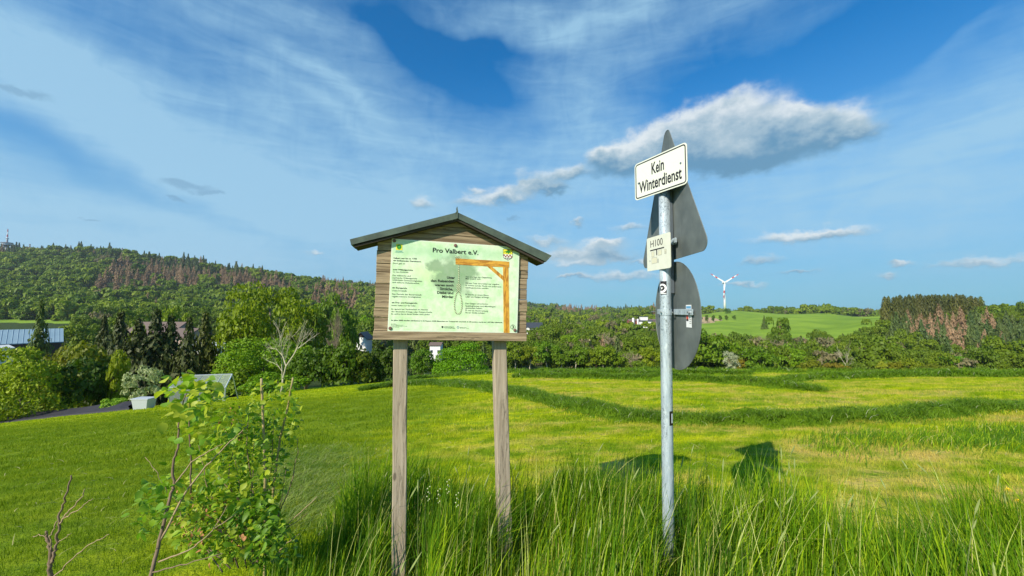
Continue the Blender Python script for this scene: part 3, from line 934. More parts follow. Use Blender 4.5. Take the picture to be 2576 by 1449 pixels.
KIND = {
    'round': (ROUND, TRUNKS, .16), 'tall': (TALL, TRUNKS, .10), 'low': (LOW, None, 0.0), 'fine': (FINE, TRUNKS, .08), 'finelow': (FINELOW, TRUNKS, 0.0),
    'fir': (FIR, [SPIKE], .02), 'spruce': (FIRS, [SPIKE], .10), 'dead': (DEADC, [SPIKE], .05), 'bare': (BARE, None, 0), 'twiggy': (BAREF, None, 0), 'bloss': ([BLOSS], TRUNKS, .15),
    'palestem': (ROUND, [TRUNKP], .22),
}
GREEN = (1, 1, 1); YEL = (1.75, 1.30, .55); DARK = (.55, .62, .70); BRITE = (1.25, 1.45, .8); OLIVE = (1.35, 1.02, .85); GREY = (1.35, 1.2, 1.9); BROWN = (1.7, .95, 1.3)
_k = [0]
NAMES = {'round': 'broadleaf_tree', 'tall': 'broadleaf_tree', 'low': 'bush', 'fine': 'broadleaf_tree', 'finelow': 'bush', 'fir': 'spruce_tree', 'spruce': 'spruce_tree', 'dead': 'dead_spruce', 'bare': 'bare_tree', 'twiggy': 'bare_tree', 'bloss': 'blossoming_tree', 'palestem': 'broadleaf_tree'}


def tree(kind, px, ytop, wpx, D, label, tint=GREEN, group=None, crown_lo=None, cat=None, name=None, sink=0.0):
    """px, ytop, wpx: where and how wide the photograph shows it; D: its distance"""
    _k[0] += 1; r = random.Random(_k[0] * 17)
    crowns, trunks, lo = KIND[kind]
    if crown_lo is not None: lo = crown_lo
    a, _ = ray(px, ytop); p = at(px, ytop, D)
    g = gz(p.x, D) - sink
    H = max(1.0, p.z - g); W = wpx / FPX * D * .5
    root = empty(name or NAMES[kind], (p.x, D, g), r.uniform(0, 6.28))
    tag(root, label, cat or ('bush' if NAMES[kind] == 'bush' else 'tree'), group)
    cm = crowns[_k[0] % len(crowns)]
    if kind in ('bare', 'twiggy'):
        c = bpy.data.objects.new('branches', cm); col.objects.link(c); c.parent = root
        wid = max(max(abs(v.co.x), abs(v.co.y)) for v in cm.vertices)
        c.scale = (W / wid, W / wid, H)
        return root
    c = bpy.data.objects.new('crown', cm); col.objects.link(c); c.parent = root
    c.location = (0, 0, H * lo); c.scale = (W, W, H * (1 - lo)); c.color = (*[v * r.uniform(.9, 1.1) for v in tint], 1)
    if trunks:
        tm = trunks[_k[0] % len(trunks)]
        tr = bpy.data.objects.new('trunk', tm); col.objects.link(tr); tr.parent = root; tr.scale = (H * .8, H * .8, H)
    return root


# ---- garden and hedge at the left, behind the crest of the meadow
tree('finelow', 62, 872, 262, 31, 'big rounded bush with pale yellow-green leaf tips at the far left beside the black tarp', (1.7, 1.45, 1.4))
tree('low', 225, 905, 150, 34, 'dark low bush right of the big pale-leaved bush', DARK)
tree('tall', 300, 885, 75, 34.5, 'narrow yellow-green shrub before the dark spruces', (1.7, 1.5, .6), crown_lo=0)
tree('low', 235, 850, 170, 42, 'wide olive bush behind the dark low bush, left of the spruces', OLIVE)
tree('low', 150, 905, 110, 38, 'olive bush below the blue-grey barn roof', OLIVE)
tree('low', 165, 872, 120, 60, 'rounded bush hiding the lower wall of the blue-grey roofed barn', OLIVE)
tree('fir', 106, 752, 88, 62, 'lone spruce standing in front of the blue-grey barn roof', (1.3, 1.3, 1.1))
G1 = 'dark spruces behind the garden'
for px, yt, w, D, lb in [(264, 792, 62, 58, 'slim dark spruce at the left end of the garden spruces'), (305, 783, 90, 52, 'dark spruce with a broad crown, second of the garden spruces from the left'),
                         (350, 800, 90, 50, 'dark spruce half hidden between the two broadest garden spruces'), (395, 778, 100, 51, 'tall broad dark spruce left of the brown-roofed house'),
                         (432, 792, 88, 52, 'dark spruce just left of the brown-roofed house'), (478, 798, 70, 50, 'slim dark spruce in front of the brown-roofed house'),
                         (518, 786, 76, 54, 'brownish spruce right of the brown-roofed house')]:
    tree('fir', px, yt, w * 1.75, D, lb, (.85, .78, .60) if px < 500 else (1.2, .95, .7), G1)
tree('bloss', 366, 922, 90, 31.5, 'small shrub with whitish blossom in front of the spruces', (1, 1, 1), crown_lo=.12)
tree('round', 345, 815, 60, 75, 'pale green tree rising behind the garden spruces', (1.5, 1.3, 1.4))
tree('round', 450, 772, 80, 95, 'yellowish tree above the brown roof', (1.6, 1.35, .9))
tree('fine', 682, 716, 262, 58, 'big yellow-olive maple, the tallest tree left of the board', (1.45, 1.40, .50), crown_lo=.02)
tree('fine', 600, 800, 130, 56, 'yellow-olive left side tree of the big maple group', (1.45, 1.38, .50))
tree('fine', 668, 850, 235, 46, 'bright green round tree in front of the big maple', (1.38, 1.45, .50))
tree('low', 610, 925, 140, 43, 'low bright bush at the foot of the round bright green tree', BRITE)
tree('round', 775, 790, 120, 58, 'dark green tree right behind the big maple', (.85, .85, .7))
tree('low', 800, 880, 150, 44, 'dark bush right of the bright green tree at the meadow edge', (.55, .7, .5))
tree('round', 700, 940, 150, 40, 'leafy bush around the foot of the leafless pale tree', (1.3, 1.4, .6), crown_lo=0)
tree('bare', 712, 795, 150, 30, 'leafless young tree with pale bark in front of the big maple', name='bare_tree')
tree('twiggy', 833, 772, 70, 78, 'leafless twiggy tree between the maple and the white house')
tree('round', 868, 775, 80, 84, 'fresh green tree behind the small white house', (1.2, 1.25, .6))
tree('round', 845, 735, 110, 130, 'round tree on the slope below the dead spruces', GREEN)
tree('round', 930, 795, 60, 200, 'bright tree at the left edge of the board behind the white house', BRITE)
G2 = 'dark thicket along the meadow edge left of the left post'
for px, yt, w, D, lb, tn in [(852, 862, 110, 44, 'dark tree at the left end of the thicket', (.6, .7, .55)), (905, 880, 100, 45, 'olive-dark tree in the middle of the thicket below the white house', (.8, .75, .6)),
                             (968, 872, 90, 47, 'dark tree of the thicket just left of the left post', (.55, .62, .5)), (1008, 880, 60, 52, 'dark tree of the thicket showing right of the left post', (.7, .8, .55))]:
    tree('tall', px, yt, w * 1.25, D, lb, tn, G2, crown_lo=0)
tree('fir', 948, 845, 60, 50, 'dark spruce just below the left edge of the board', (1, 1, .9))
tree('round', 1062, 880, 70, 58, 'small round green tree between the posts near the left post', (1.0, 1.15, .7))
tree('fir', 1052, 862, 50, 78, 'spruce between the posts behind the small round tree', (1.1, 1.1, 1))
tree('finelow', 1160, 862, 165, 55, 'large round bright green bush-like tree between the two posts', (1.15, 1.45, .5), crown_lo=.0, cat='tree', name='broadleaf_tree')
tree('low', 1100, 905, 70, 60, 'low bush left of the large round tree between the posts', GREEN)

# ---- row of trees along the lower edge of the meadow, centre
G3 = 'row of small trees along the meadow edge between board and pole'
row = [(1296, 862, 62), (1334, 872, 56), (1374, 858, 64), (1412, 876, 54), (1448, 868, 60), (1482, 880, 50), (1516, 872, 62), (1556, 886, 46)]
names = ['first', 'second', 'third', 'fourth', 'fifth', 'sixth', 'seventh', 'eighth']
for (px, yt, w), nm in zip(row, names):
    tree('palestem', px, yt, w * 1.15, 118, nm + ' tree from the right post in the row along the meadow edge', (1.25, 1.25, .65), G3, crown_lo=.27)
tree('twiggy', 1590, 884, 60, 112, 'brownish leafless bush at the right end of the tree row')
tree('round', 1640, 868, 70, 112, 'yellow-green round tree directly left of the pole', (1.4, 1.2, .5))
tree('low', 1610, 905, 60, 108, 'low green bush left of the pole at the meadow edge', GREEN)
tree('palestem', 1437, 843, 62, 190, 'green tree with a pale stem on the small meadow behind the row', BRITE, crown_lo=.25)
tree('twiggy', 1530, 832, 74, 192, 'broad greyish tree coming into leaf beside the brown shed', GREY)
tree('twiggy', 1370, 835, 90, 210, 'large grey-green tree barely in leaf behind the tree row', GREY)
tree('round', 1376, 818, 80, 260, 'olive tree behind the tree row, right of the slate-roofed house', OLIVE)

# ---- right of the pole
tree('round', 1775, 826, 150, 128, 'big broad green tree right of the round sign', (1.05, 1.15, .55), crown_lo=.05)
tree('round', 1715, 850, 110, 122, 'dense green tree partly hidden by the round sign', (1.15, 1.2, .55), crown_lo=.05)
tree('bloss', 1836, 884, 48, 112, 'small white-blossoming tree below the big broad tree')
tree('low', 1875, 895, 55, 120, 'brownish bush right of the blossoming tree', BROWN)
tree('round', 1913, 868, 100, 115, 'dome-shaped dark green tree at the meadow edge', (.95, 1.2, .5), crown_lo=.02)
tree('round', 1985, 868, 76, 122, 'fresh green round tree right of the dome-shaped one', (1.2, 1.3, .6), crown_lo=.03)
tree('round', 1955, 800, 62, 240, 'tall green tree standing alone below the meadow hill', (1.0, 1.1, .6), crown_lo=.05)
tree('twiggy', 1925, 840, 90, 180, 'greyish brown leafless trees above the dome-shaped tree', GREY)
tree('dead', 1962, 812, 30, 236, 'brown dead spruce beside the tall lone tree', (1, 1, 1))
tree('low', 2040, 905, 90, 112, 'olive-brown bush at the meadow edge right of the fresh green tree', OLIVE)
tree('low', 2110, 912, 80, 110, 'brownish green bush at the meadow edge, centre right', BROWN)
tree('bare', 2128, 872, 44, 114, 'pale-stemmed leafless tree before the wooded slope')
tree('low', 2218, 908, 36, 112, 'pale pinkish bush at the meadow edge below the dead spruces', (2.2, 1.5, 2.2))
tree('low', 2252, 906, 50, 113, 'olive bush between the pale pinkish bush and the round yellow-green one', (1.5, 1.1, .6))
tree('round', 2282, 899, 58, 112, 'very round yellow-green tree at the meadow edge on the right', (1.6, 1.3, .45), crown_lo=0)
tree('low', 2345, 915, 92, 112, 'low brownish hedge bush right of the very round tree', OLIVE)
tree('round', 2400, 896, 58, 120, 'bright green tree below the dead spruces near the right edge', (1.0, 1.4, .5))
tree('round', 2440, 890, 70, 128, 'pale grey-green tree right of the bright green one', (1.3, 1.2, 1.6))
tree('low', 2524, 912, 42, 110, 'small round yellow-green bush near the right edge of the picture', (1.4, 1.3, .5))
tree('round', 2490, 898, 80, 130, 'grey-green tree behind the small round bush at the right edge', (1.0, 1.0, 1.3))
tree('low', 2180, 895, 100, 135, 'dark green tree mass below the dead spruces', (.8, .9, .8))

# ---- spruce stand on the ridge at the right
G4 = 'spruces of the stand on the ridge at the right'
r = random.Random(4)
ORD = ['first spruce'] + [w + ' spruce' for w in 'second third fourth fifth sixth seventh eighth ninth tenth eleventh twelfth thirteenth fourteenth fifteenth sixteenth seventeenth eighteenth nineteenth twentieth twenty-first twenty-second twenty-third twenty-fourth'.split()]
for k in range(24):
    px = 2226 + k * 9.9 + r.uniform(-2, 2)
    yt = 748 - 7 * math.sin(min(1, k / 10) * 1.57) + r.uniform(-2, 3) + (4 if k > 20 else 0)
    tree('spruce', px, yt, 27, 335 + r.uniform(-6, 10), ORD[k] + ' from the left in the close-set dark stand on the right ridge', (1.15, .95, .75), G4, crown_lo=.0 if k < 8 else r.uniform(.06, .2))
tree('spruce', 2466, 746, 24, 338, 'last spruce of the ridge stand, a little apart at its right end', (1.9, 1.4, 1.3), crown_lo=.1)
tree('bare', 2430, 747, 10, 334, 'thin leafless spruce top beside the right end of the ridge stand')
for px, yt, w, lb in [(2495, 781, 34, 'rounded tree on the ridge right of the spruce stand'), (2532, 777, 40, 'larger rounded tree on the ridge near the right edge'), (2568, 788, 30, 'tree on the ridge cut by the right edge of the picture')]:
    tree('round', px, yt, w, 330, lb, (1, 1.05, .9), crown_lo=0)

# ---- the row of tiny trees beside the bare patch below the wind turbine
G5 = 'tiny trees along the lane below the wind turbine'
for k, px in enumerate((1762, 1778, 1794, 1812, 1828, 1846)):
    tree('round', px, 792 + (k % 2), 9.5, 600, 'tiny round tree, number %s from the left along the lane below the turbine' % ('one two three four five six'.split()[k]), (.55, .65, .5), G5, crown_lo=.1)
tree('round', 1829, 776, 20, 800, 'little clump of trees at the foot of the wind turbine', (.7, .8, .6), crown_lo=0)
tree('fir', 1922, 793, 20, 420, 'small conifer on the hedge line of the meadow hill', (1.5, 1.5, 1.3))

# ------------------------------------------------------------------ woods (nobody could count them)
def vary(n, s, zs=1.0): return np.stack([s, s, s * zs * rng.uniform(.85, 1.2, n)], -1)


SRC = {}
SRC['leafy'] = [hidden_source('wood_crown', crown_mesh('wood_crown', 300 + k, M_leafd, nb=13, n=700, leaf=.115, tang=.6)) for k in range(4)]
SRC['conifer'] = [hidden_source('wood_conifer', conifer_mesh('wood_conifer', 310 + k, M_firfar, tiers=12, leaf=.2, dens=.7)) for k in range(3)]
SRC['near'] = [hidden_source('wood_crown_near', ROUND[k]) for k in range(4)] + [hidden_source('wood_crown_near', TALL[0])]
for s_, cl_ in zip(SRC['near'], ((1, 1, .9), (.85, .9, .8), (1.25, 1.15, .7), (1.05, 1.2, .8), (.9, .95, .9))): s_.color = (*cl_, 1)
SRC['dead'] = [hidden_source('wood_dead_spruce', conifer_mesh('wood_dead_spruce', 320 + k, M_dead, tiers=13, leaf=.15, dead=.75, power=.6, dens=.75)) for k in range(3)]
SRC['grey'] = [hidden_source('wood_budding', crown_mesh('wood_budding', 330 + k, leafy('budding_%d' % k, (.15, .14, .07), (.22, .19, .10), .2), nb=12, n=420, leaf=.085, loose=.15)) for k in range(2)]

DEADPOLY = [[(222, 730), (262, 690), (305, 650), (345, 660), (420, 670), (560, 684), (700, 700), (760, 716), (740, 730), (640, 722), (520, 720), (470, 714), (400, 722), (330, 732)],
            [(742, 735), (780, 722), (880, 726), (925, 742), (905, 765), (872, 790), (820, 770), (790, 755)],
            [(790, 700), (945, 708), (945, 722), (800, 716)],
            [(1390, 778), (1500, 774), (1535, 786), (1400, 788)], [(1580, 772), (1622, 768), (1650, 772), (1650, 780), (1590, 778)],
            [(2252, 800), (2330, 795), (2420, 800), (2440, 850), (2430, 880), (2370, 868), (2330, 845), (2280, 830)], [(2462, 838), (2512, 850), (2508, 878), (2466, 872)]]
CONPOLY = [[(-300, 600), (60, 622), (200, 622), (420, 642), (560, 672), (700, 690), (560, 690), (400, 672), (300, 655), (240, 648), (-300, 650)],
           [(2170, 800), (2576, 800), (2900, 780), (2900, 880), (2500, 893), (2330, 880), (2230, 850)]]


def wood(D0, D1, px0, px1, step, hfac):
    """jittered grid over a stretch of land"""
    Xs, Ys, Hs = [], [], []
    D = D0
    while D < D1:
        st = step * (D / D0) ** .35
        x0, x1 = (px0 - 1288) / FPX * D, (px1 - 1288) / FPX * D
        xs = np.arange(x0, x1, st)
        Xs.append(xs + rng.uniform(-.45, .45, len(xs)) * st); Ys.append(np.full(len(xs), D) + rng.uniform(-.45, .45, len(xs)) * st)
        Hs.append(np.full(len(xs), st * hfac)); D += st
    return np.concatenate(Xs), np.concatenate(Ys), np.concatenate(Hs)


parts_ = {'leafy': [], 'conifer': [], 'dead': [], 'grey': [], 'near': []}


def plant(D0, D1, px0, px1, step, hfac, keep=None, mixg=.06, mixc=.05):
    X, Y, H = wood(D0, D1, px0, px1, step, hfac)
    ok = ~meadow_mask(X, Y)
    if keep is not None: ok &= keep(X, Y)
    X, Y, H = X[ok], Y[ok], H[ok]
    Z = ground_z(X, Y)
    PX, PY = to_px(X, Y, Z + H * .5)
    isd = np.zeros(len(X), bool); isc = np.zeros(len(X), bool)
    for p in DEADPOLY: isd |= in_poly(PX, PY, p)
    for p in CONPOLY: isc |= in_poly(PX, PY, p)
    rr = rng.random(len(X)); patch = np.sin(X * .013 + 2) * np.cos(Y * .011) + .5 * np.sin(X * .03 + Y * .02)
    isd &= rng.random(len(X)) < .88
    isd |= (isc & (rr < .16)) | (~isc & (rr > .995))
    isc &= (rng.random(len(X)) < .62 + .3 * patch) | (PX > 1500)
    isc |= (rr < mixc * (1.5 + patch))
    isg = (rr > 1 - mixg * (1.2 + patch)) & ~isc
    nr_ = Y < 330
    for m, k in ((isd, 'dead'), (isc & ~isd, 'conifer'), (isg & ~isd & ~isc, 'grey'), (~isd & ~isc & ~isg & ~nr_, 'leafy'), (~isd & ~isc & ~isg & nr_, 'near')):
        parts_[k].append(np.stack([X[m], Y[m], Z[m], H[m]], -1))


plant(330, 1150, -420, 1240, 12.5, .95, mixg=.03, mixc=.03)           # the long hill on the left
plant(1150, 2100, 560, 1240, 22, .8, mixg=.3, mixc=.3)                # its far shoulder
plant(150, 330, 780, 1290, 9, 1.0)
plant(90, 330, 245, 780, 11, .62, keep=lambda x, y: (y > 115))
plant(125, 330, 1240, 2230, 7.5, .92, keep=lambda x, y: ~((1288 + FPX * x / y > 1530) & (1288 + FPX * x / y < 1665) & (y > 255)) & ~((1288 + FPX * x / y > 1735) & (1288 + FPX * x / y < 2170) & (y > 235)) & ~((1288 + FPX * x / y > 1480) & (1288 + FPX * x / y < 1650) & (y > 168) & (y < 212)), mixg=.14)
plant(330, 800, 1240, 1760, 11, .85, mixg=.12, mixc=.12, keep=lambda x, y: ~((1288 + FPX * x / y > 1540) & (1288 + FPX * x / y < 1662) & (y > 405) & (y < 535)))
plant(800, 1500, 1240, 1790, 17, .75, mixc=.2)
plant(1500, 3200, 1000, 1900, 45, .5, mixc=.3)
plant(730, 960, 1960, 2260, 13, 1.05, mixc=.05)
plant(800, 960, 1860, 1960, 13, .9)
plant(118, 325, 2130, 3100, 7.5, .92, mixg=.08)
plant(330, 420, 2470, 3100, 9, .9)
plant(1500, 2600, 1860, 2600, 40, .3)
lab = {'near': 'broadleaf trees crowding the valley just beyond the meadow', 'leafy': 'far-off broadleaf wood in fresh green covering the hills and the valley', 'conifer': 'far-off dark conifers mixed into the woods and along the hilltop',
       'dead': 'far-off stands of reddish brown dead spruces on the hillsides', 'grey': 'far-off greyish trees just coming into leaf among the green woods'}
ratio = {'near': .56, 'leafy': .68, 'conifer': .30, 'dead': .26, 'grey': .55}
for k, lst in parts_.items():
    p = np.concatenate(lst); n = len(p)
    h = p[:, 3] * rng.gamma(9, 1 / 9., n).clip(.5, 1.7) * (1.05 if k in ('conifer', 'dead') else 1.0)
    w = h * ratio[k] * rng.uniform(.85, 1.15, n)
    P_ = p[:, :3].copy(); P_[:, 2] -= h * (.10 if k in ('leafy', 'grey', 'near') else .02)
    rot = np.zeros((n, 3)); rot[:, 2] = rng.uniform(0, 6.28, n)
    o = scatter({'near': 'valley_wood', 'leafy': 'broadleaf_wood', 'conifer': 'conifer_wood', 'dead': 'dead_spruce_wood', 'grey': 'budding_wood'}[k], P_, np.stack([w, w, h], -1), rot, SRC[k], lab[k])
    o['category'] = 'wood'
    print(k, n)


# ------------------------------------------------------------------ info board
def wood_mat(name, axis, c_dark, c_lite, grain=60.0, crack=0.6, ends=0.0, knots=False):
    """weathered wood, grain along the given axis (0 x, 2 z) of the object"""
    m, t, b = new_mat(name)
    tc = t.nodes.new('ShaderNodeTexCoord'); oi = t.nodes.new('ShaderNodeObjectInfo')
    off = vec(t, E(t, oi.outputs['Random']) * 7.0, E(t, oi.outputs['Random']) * 13.0, E(t, oi.outputs['Random']) * 5.0)
    ad = t.nodes.new('ShaderNodeVectorMath'); ad.operation = 'ADD'
    t.links.new(tc.outputs['Object'], ad.inputs[0]); t.links.new(off, ad.inputs[1])
    s = [grain, grain, grain]; s[axis] = grain * .045
    v = mapping(t, ad.outputs[0], tuple(s))
    n = noise(t, v, 1.0, 6, .65, .25)
    s2 = [9.0, 9.0, 9.0]; s2[axis] = 1.2
    big = noise(t, mapping(t, ad.outputs[0], tuple(s2)), 1.0, 3)
    s3 = [34.0] * 3; s3[axis] = 2.2
    ck = noise(t, mapping(t, ad.outputs[0], tuple(s3)), 1.0, 5, .6, .6)
    line = ((ck - .5)._m('ABSOLUTE')).smooth(.0, .022)          # thin dark cracks
    gate = big.smooth(.42, .55)
    c = mix(t, n.smooth(.3, .72), c_dark, c_lite)
    c = mix(t, big.smooth(.35, .7) * .35, c, tuple(q * .72 for q in c_lite))
    c = mix(t, (1 - line) * gate * crack, c, tuple(q * .25 for q in c_dark))
    c = mix(t, 1.0, c, vec(t, E(t, oi.outputs['Random']) * .25 + .86, E(t, oi.outputs['Random']) * .25 + .86, E(t, oi.outputs['Random']) * .25 + .86), 'MULTIPLY')
    if knots:
        w = t.nodes.new('ShaderNodeTexVoronoi'); w.inputs['Scale'].default_value = 3.2
        t.links.new(mapping(t, ad.outputs[0], (2.6, 2.6, 1.0)), w.inputs['Vector'])
        c = mix(t, E(t, w.outputs['Distance']).smooth(.10, .05) * .75, c, tuple(q * .35 for q in c_dark))
    setc(t, b, c)
    b.inputs['Roughness'].default_value = .85; b.inputs['Specular IOR Level'].default_value = .2
    bump(t, b, n * .6 + line * gate * .6, .55, .003)
    return m


M_plank = wood_mat('weathered_plank', 0, (0.16, 0.112, 0.068), (0.46, 0.35, 0.225), 75.0, .8)
M_post = wood_mat('weathered_post', 2, (0.26, 0.205, 0.145), (0.50, 0.415, 0.315), 62.0, .5, knots=True)
M_roof, t, b = new_mat('green_patina_sheet')
tc = t.nodes.new('ShaderNodeTexCoord'); n = noise(t, tc.outputs['Object'], 9, 5, .65); n2 = noise(t, tc.outputs['Object'], 60, 3)
c = mix(t, n.smooth(.35, .7), (0.060, 0.078, 0.062), (0.105, 0.140, 0.105)); c = mix(t, n2.smooth(.66, .74) * .7, c, (0.22, 0.20, 0.16))
setc(t, b, c); b.inputs['Roughness'].default_value = .6; b.inputs['Metallic'].default_value = .15; bump(t, b, n, .25, .004)
M_dkwood = plain('dark_underside', (0.045, 0.034, 0.026), .9, var=.25)
M_screw = plain('rusty_screw_cap', (0.19, 0.10, 0.085), .6, var=.2, scale=80)

BY = 2.165                                  # distance of the left edge of the panel
PBL = at(975, 833, BY); PBR = at(1301, 838, BY * 1.079); PTL = at(984, 600, BY)
ux = (PBR - PBL).normalized()
uz = (PTL - PBL); uz = (uz - ux * uz.dot(ux)).normalized()
uy = uz.cross(ux)                           # points away from the viewer
uz_w = Vector((0, 0, 1))
base_pt = (PBL + PBR) / 2
base_g = gz(base_pt.x, base_pt.y)
origin = base_pt - uz * (base_pt.z - base_g)
board = empty('info_board')
board.matrix_world = Matrix(((ux.x, uy.x, uz.x, origin.x), (ux.y, uy.y, uz.y, origin.y), (ux.z, uy.z, uz.z, origin.z), (0, 0, 0, 1)))
tag(board, 'roofed wooden info board on two posts with a pale green panel about a gallows', 'info board')
CAMP = Vector((0, 0, CZ))


def bl(px, py, yoff=0.0):
    """board coordinates (x, z) where the sight line of a picture point meets the plane y = yoff of the board"""
    d = at(px, py, 1.0) - CAMP
    o = CAMP - origin
    s = (yoff - o.dot(uy)) / d.dot(uy)
    p = o + d * s
    return p.dot(ux), p.dot(uz)


def Q(zx, zy, yoff=0.0):
    return bl((1340 + zx / 2.415) * .6389, (780 + zy / 2.415) * .6389, yoff)


# roof lines, on the front plane of the overhang
YF, YB = -.042, .11
LT, LB = bl(880, 602, YF), bl(883, 616, YF)
RT, RB = bl(1388, 643, YF), bl(1374, 658.5, YF)
PT, PB = bl(1151, 534, YF), bl(1151.5, 549.5, YF)
for nm, poly in (('roof_board', [LT, PT, PB, LB]), ('roof_board', [PT, RT, RB, PB])):
    bm = bmesh.new()
    add_prism(bm, poly, YF, YB)
    o = from_bm(nm, bm, M_roof, board)
    # timber lining below the sheet
    bm = bmesh.new()
    if poly[0] is LT: q_ = [(LB[0] + .012, LB[1] - .001), (PB[0], PB[1] - .001), (PB[0], PB[1] - .011), (LB[0] + .016, LB[1] - .011)]
    else: q_ = [(PB[0], PB[1] - .001), (RB[0] - .008, RB[1] - .001), (RB[0] - .014, RB[1] - .011), (PB[0], PB[1] - .011)]
    add_prism(bm, q_, YF + .008, YB - .008)
    from_bm('roof_lining', bm, M_dkwood, o)
bm = bmesh.new()
sp = bl(1150, 520, YF)
w_ = .006
add_prism(bm, [(PT[0] - .012, PT[1] - .004), (PT[0] - .001, PT[1] + .012), (sp[0] - .0012, sp[1]), (sp[0] + .0012, sp[1]), (PT[0] + .002, PT[1] + .010), (PT[0] + .004, PT[1] - .004)], YF - .003, YF + .05)
add_box(bm, (PT[0] - .003, YF - .004, PB[1]), (PT[0] + .003, YB + .002, PT[1] + .006))
from_bm('ridge_seam', bm, M_roof, board)

# planks
zb = bl(1132, 856, .012)[1]
marks = [Q(1720, v, .012)[1] for v in (1280, 1165, 1080, 965, 865, 765, 690, 575, 475)]
xl0 = bl(941, 800, .012)[0]; xr0 = bl(1324, 800, .012)[0]
rows = [zb] + marks
while rows[-1] < PB[1]: rows.append(rows[-1] + .046)


def clip(poly, a, n):
    """keep the side of the line through a with normal n where (p-a).n <= 0"""
    out = []
    for i in range(len(poly)):
        p, q_ = poly[i], poly[(i + 1) % len(poly)]
        dp = (p[0] - a[0]) * n[0] + (p[1] - a[1]) * n[1]; dq = (q_[0] - a[0]) * n[0] + (q_[1] - a[1]) * n[1]
        if dp <= 0: out.append(p)
        if dp * dq < 0:
            s = dp / (dp - dq); out.append((p[0] + (q_[0] - p[0]) * s, p[1] + (q_[1] - p[1]) * s))
    return out


lnv = (-(PB[1] - LB[1]), PB[0] - LB[0]); rnv = (-(RB[1] - PB[1]), RB[0] - PB[0])
rp = random.Random(5)
for i in range(len(rows) - 1):
    z0, z1 = rows[i], rows[i + 1] - .0022
    dx0, dx1 = rp.uniform(-.003, .003), rp.uniform(-.003, .003)
    poly = [(xl0 + dx0, z0), (xr0 + dx1, z0), (xr0 + dx1, z1), (xl0 + dx0, z1)]
    poly = clip(poly, (LB[0], LB[1] - .010), lnv)
    if len(poly) > 2: poly = clip(poly, (PB[0], PB[1] - .010), rnv)
    if len(poly) < 3: continue
    yo = rp.uniform(.006, .011)
    if i == 0: yo = -.004
    bm = bmesh.new(); add_prism(bm, poly, yo, .042)
    bmesh.ops.bevel(bm, geom=[e for e in bm.edges if abs(e.verts[0].co.y - e.verts[1].co.y) < 1e-5 and e.verts[0].co.y < .02], offset=.0016, segments=1, affect='EDGES')
    from_bm('plank', bm, M_plank, board)


# posts
def post(pxt, pyt, pxb, pyb, s, yoff):
    xt, zt = bl(pxt, pyt, yoff); xb, z_b = bl(pxb, pyb, yoff)
    k = (xb - xt) / (z_b - zt)
    zt2 = zt + .25; xt2 = xt + k * .25
    w0 = origin + ux * xb + uy * yoff
    zg = (gz(w0.x, w0.y) - origin.z) - .25
    xg = xb + k * (zg - z_b)
    bm = bmesh.new(); n = 9; rings = []
    rr_ = random.Random(pxt)
    for i in range(n):
        f = i / (n - 1); cx, cz_ = xg + (xt2 - xg) * f, zg + (zt2 - zg) * f
        j = [rr_.gauss(0, .0011) for _ in range(4)]; h = s / 2; e = .004
        ring = [(-h + e, -h), (h - e, -h), (h, -h + e), (h, h - e), (h - e, h), (-h + e, h), (-h, h - e), (-h, -h + e)]
        rings.append([bm.verts.new((cx + p[0] + j[k2 // 2], yoff + s / 2 + p[1] + j[(k2 // 2 + 1) % 4], cz_)) for k2, p in enumerate(ring)])
    for a_, b_ in zip(rings, rings[1:]):
        for k2 in range(8): bm.faces.new((a_[k2], a_[(k2 + 1) % 8], b_[(k2 + 1) % 8], b_[k2]))
    bm.faces.new(list(reversed(rings[0]))); bm.faces.new(rings[-1])
    return from_bm('post', bm, M_post, board)


post(1007, 862, 1003, 1449, .0765, .045)
post(1259, 864, 1273, 1390, .0765, .045)

# ---- the printed panel
pw, phh = (PBR - PBL).length, bl(984, 600)[1] - bl(975, 833)[1]
px0, pz0 = bl(975, 833)
M_panel, t, b = new_mat('printed_panel')
tc = t.nodes.new('ShaderNodeTexCoord'); ov = tc.outputs['Object']
X_, Y_, Z_ = sep(t, ov)
fx, fz = X_ * (1 / pw), Z_ * (1 / phh)
na1 = noise(t, ov, 7.0, 6, .62, .4); na2 = noise(t, ov, 22.0, 5, .65); na3 = noise(t, mapping(t, ov, (16, 16, 5)), 1.0, 4, .6)
def blob(cx, cy, rx, ry):
    dx, dy = (fx + (na1 - .5) * .22 - cx) * (1 / rx), (fz + (na3 - .5) * .26 - cy) * (1 / ry)
    return ((dx * dx + dy * dy) * -1.0)._m('EXPONENT')
stain = (blob(.40, .56, .12, .12) + blob(.47, .84, .16, .05) * .5 + blob(.56, .60, .12, .14) * .35 + blob(.50, .68, .11, .11) + blob(.33, .74, .05, .06) * .9 + blob(.44, .47, .06, .05) + blob(.62, .72, .10, .08) * .5 + blob(.60, .44, .05, .06) * .5)
haze_ = blob(.35, .86, .28, .07) * .5 + blob(.70, .90, .25, .06) * .4 + blob(.05, .93, .2, .08) * .4
yel = blob(.26, .64, .10, .10) + blob(.1, .22, .2, .1) * .3 + blob(.55, .2, .2, .2) * .25
c = mix(t, (na1 * .5 + na2 * .5).smooth(.35, .65), (0.50, 0.73, 0.40), (0.80, 0.91, 0.68))
c = mix(t, yel.clamp() * .6, c, (0.66, 0.83, 0.42))
c = mix(t, (haze_ * (na2 * 1.2 + .3)).clamp(), c, (0.34, 0.60, 0.36))
c = mix(t, (stain * (na2 * 1.3 + .1)).smooth(.20, .60) * .72, c, (0.17, 0.29, 0.15))
c = mix(t, fx.smooth(.96, .99) * .5, c, (0.66, 0.82, 0.64))
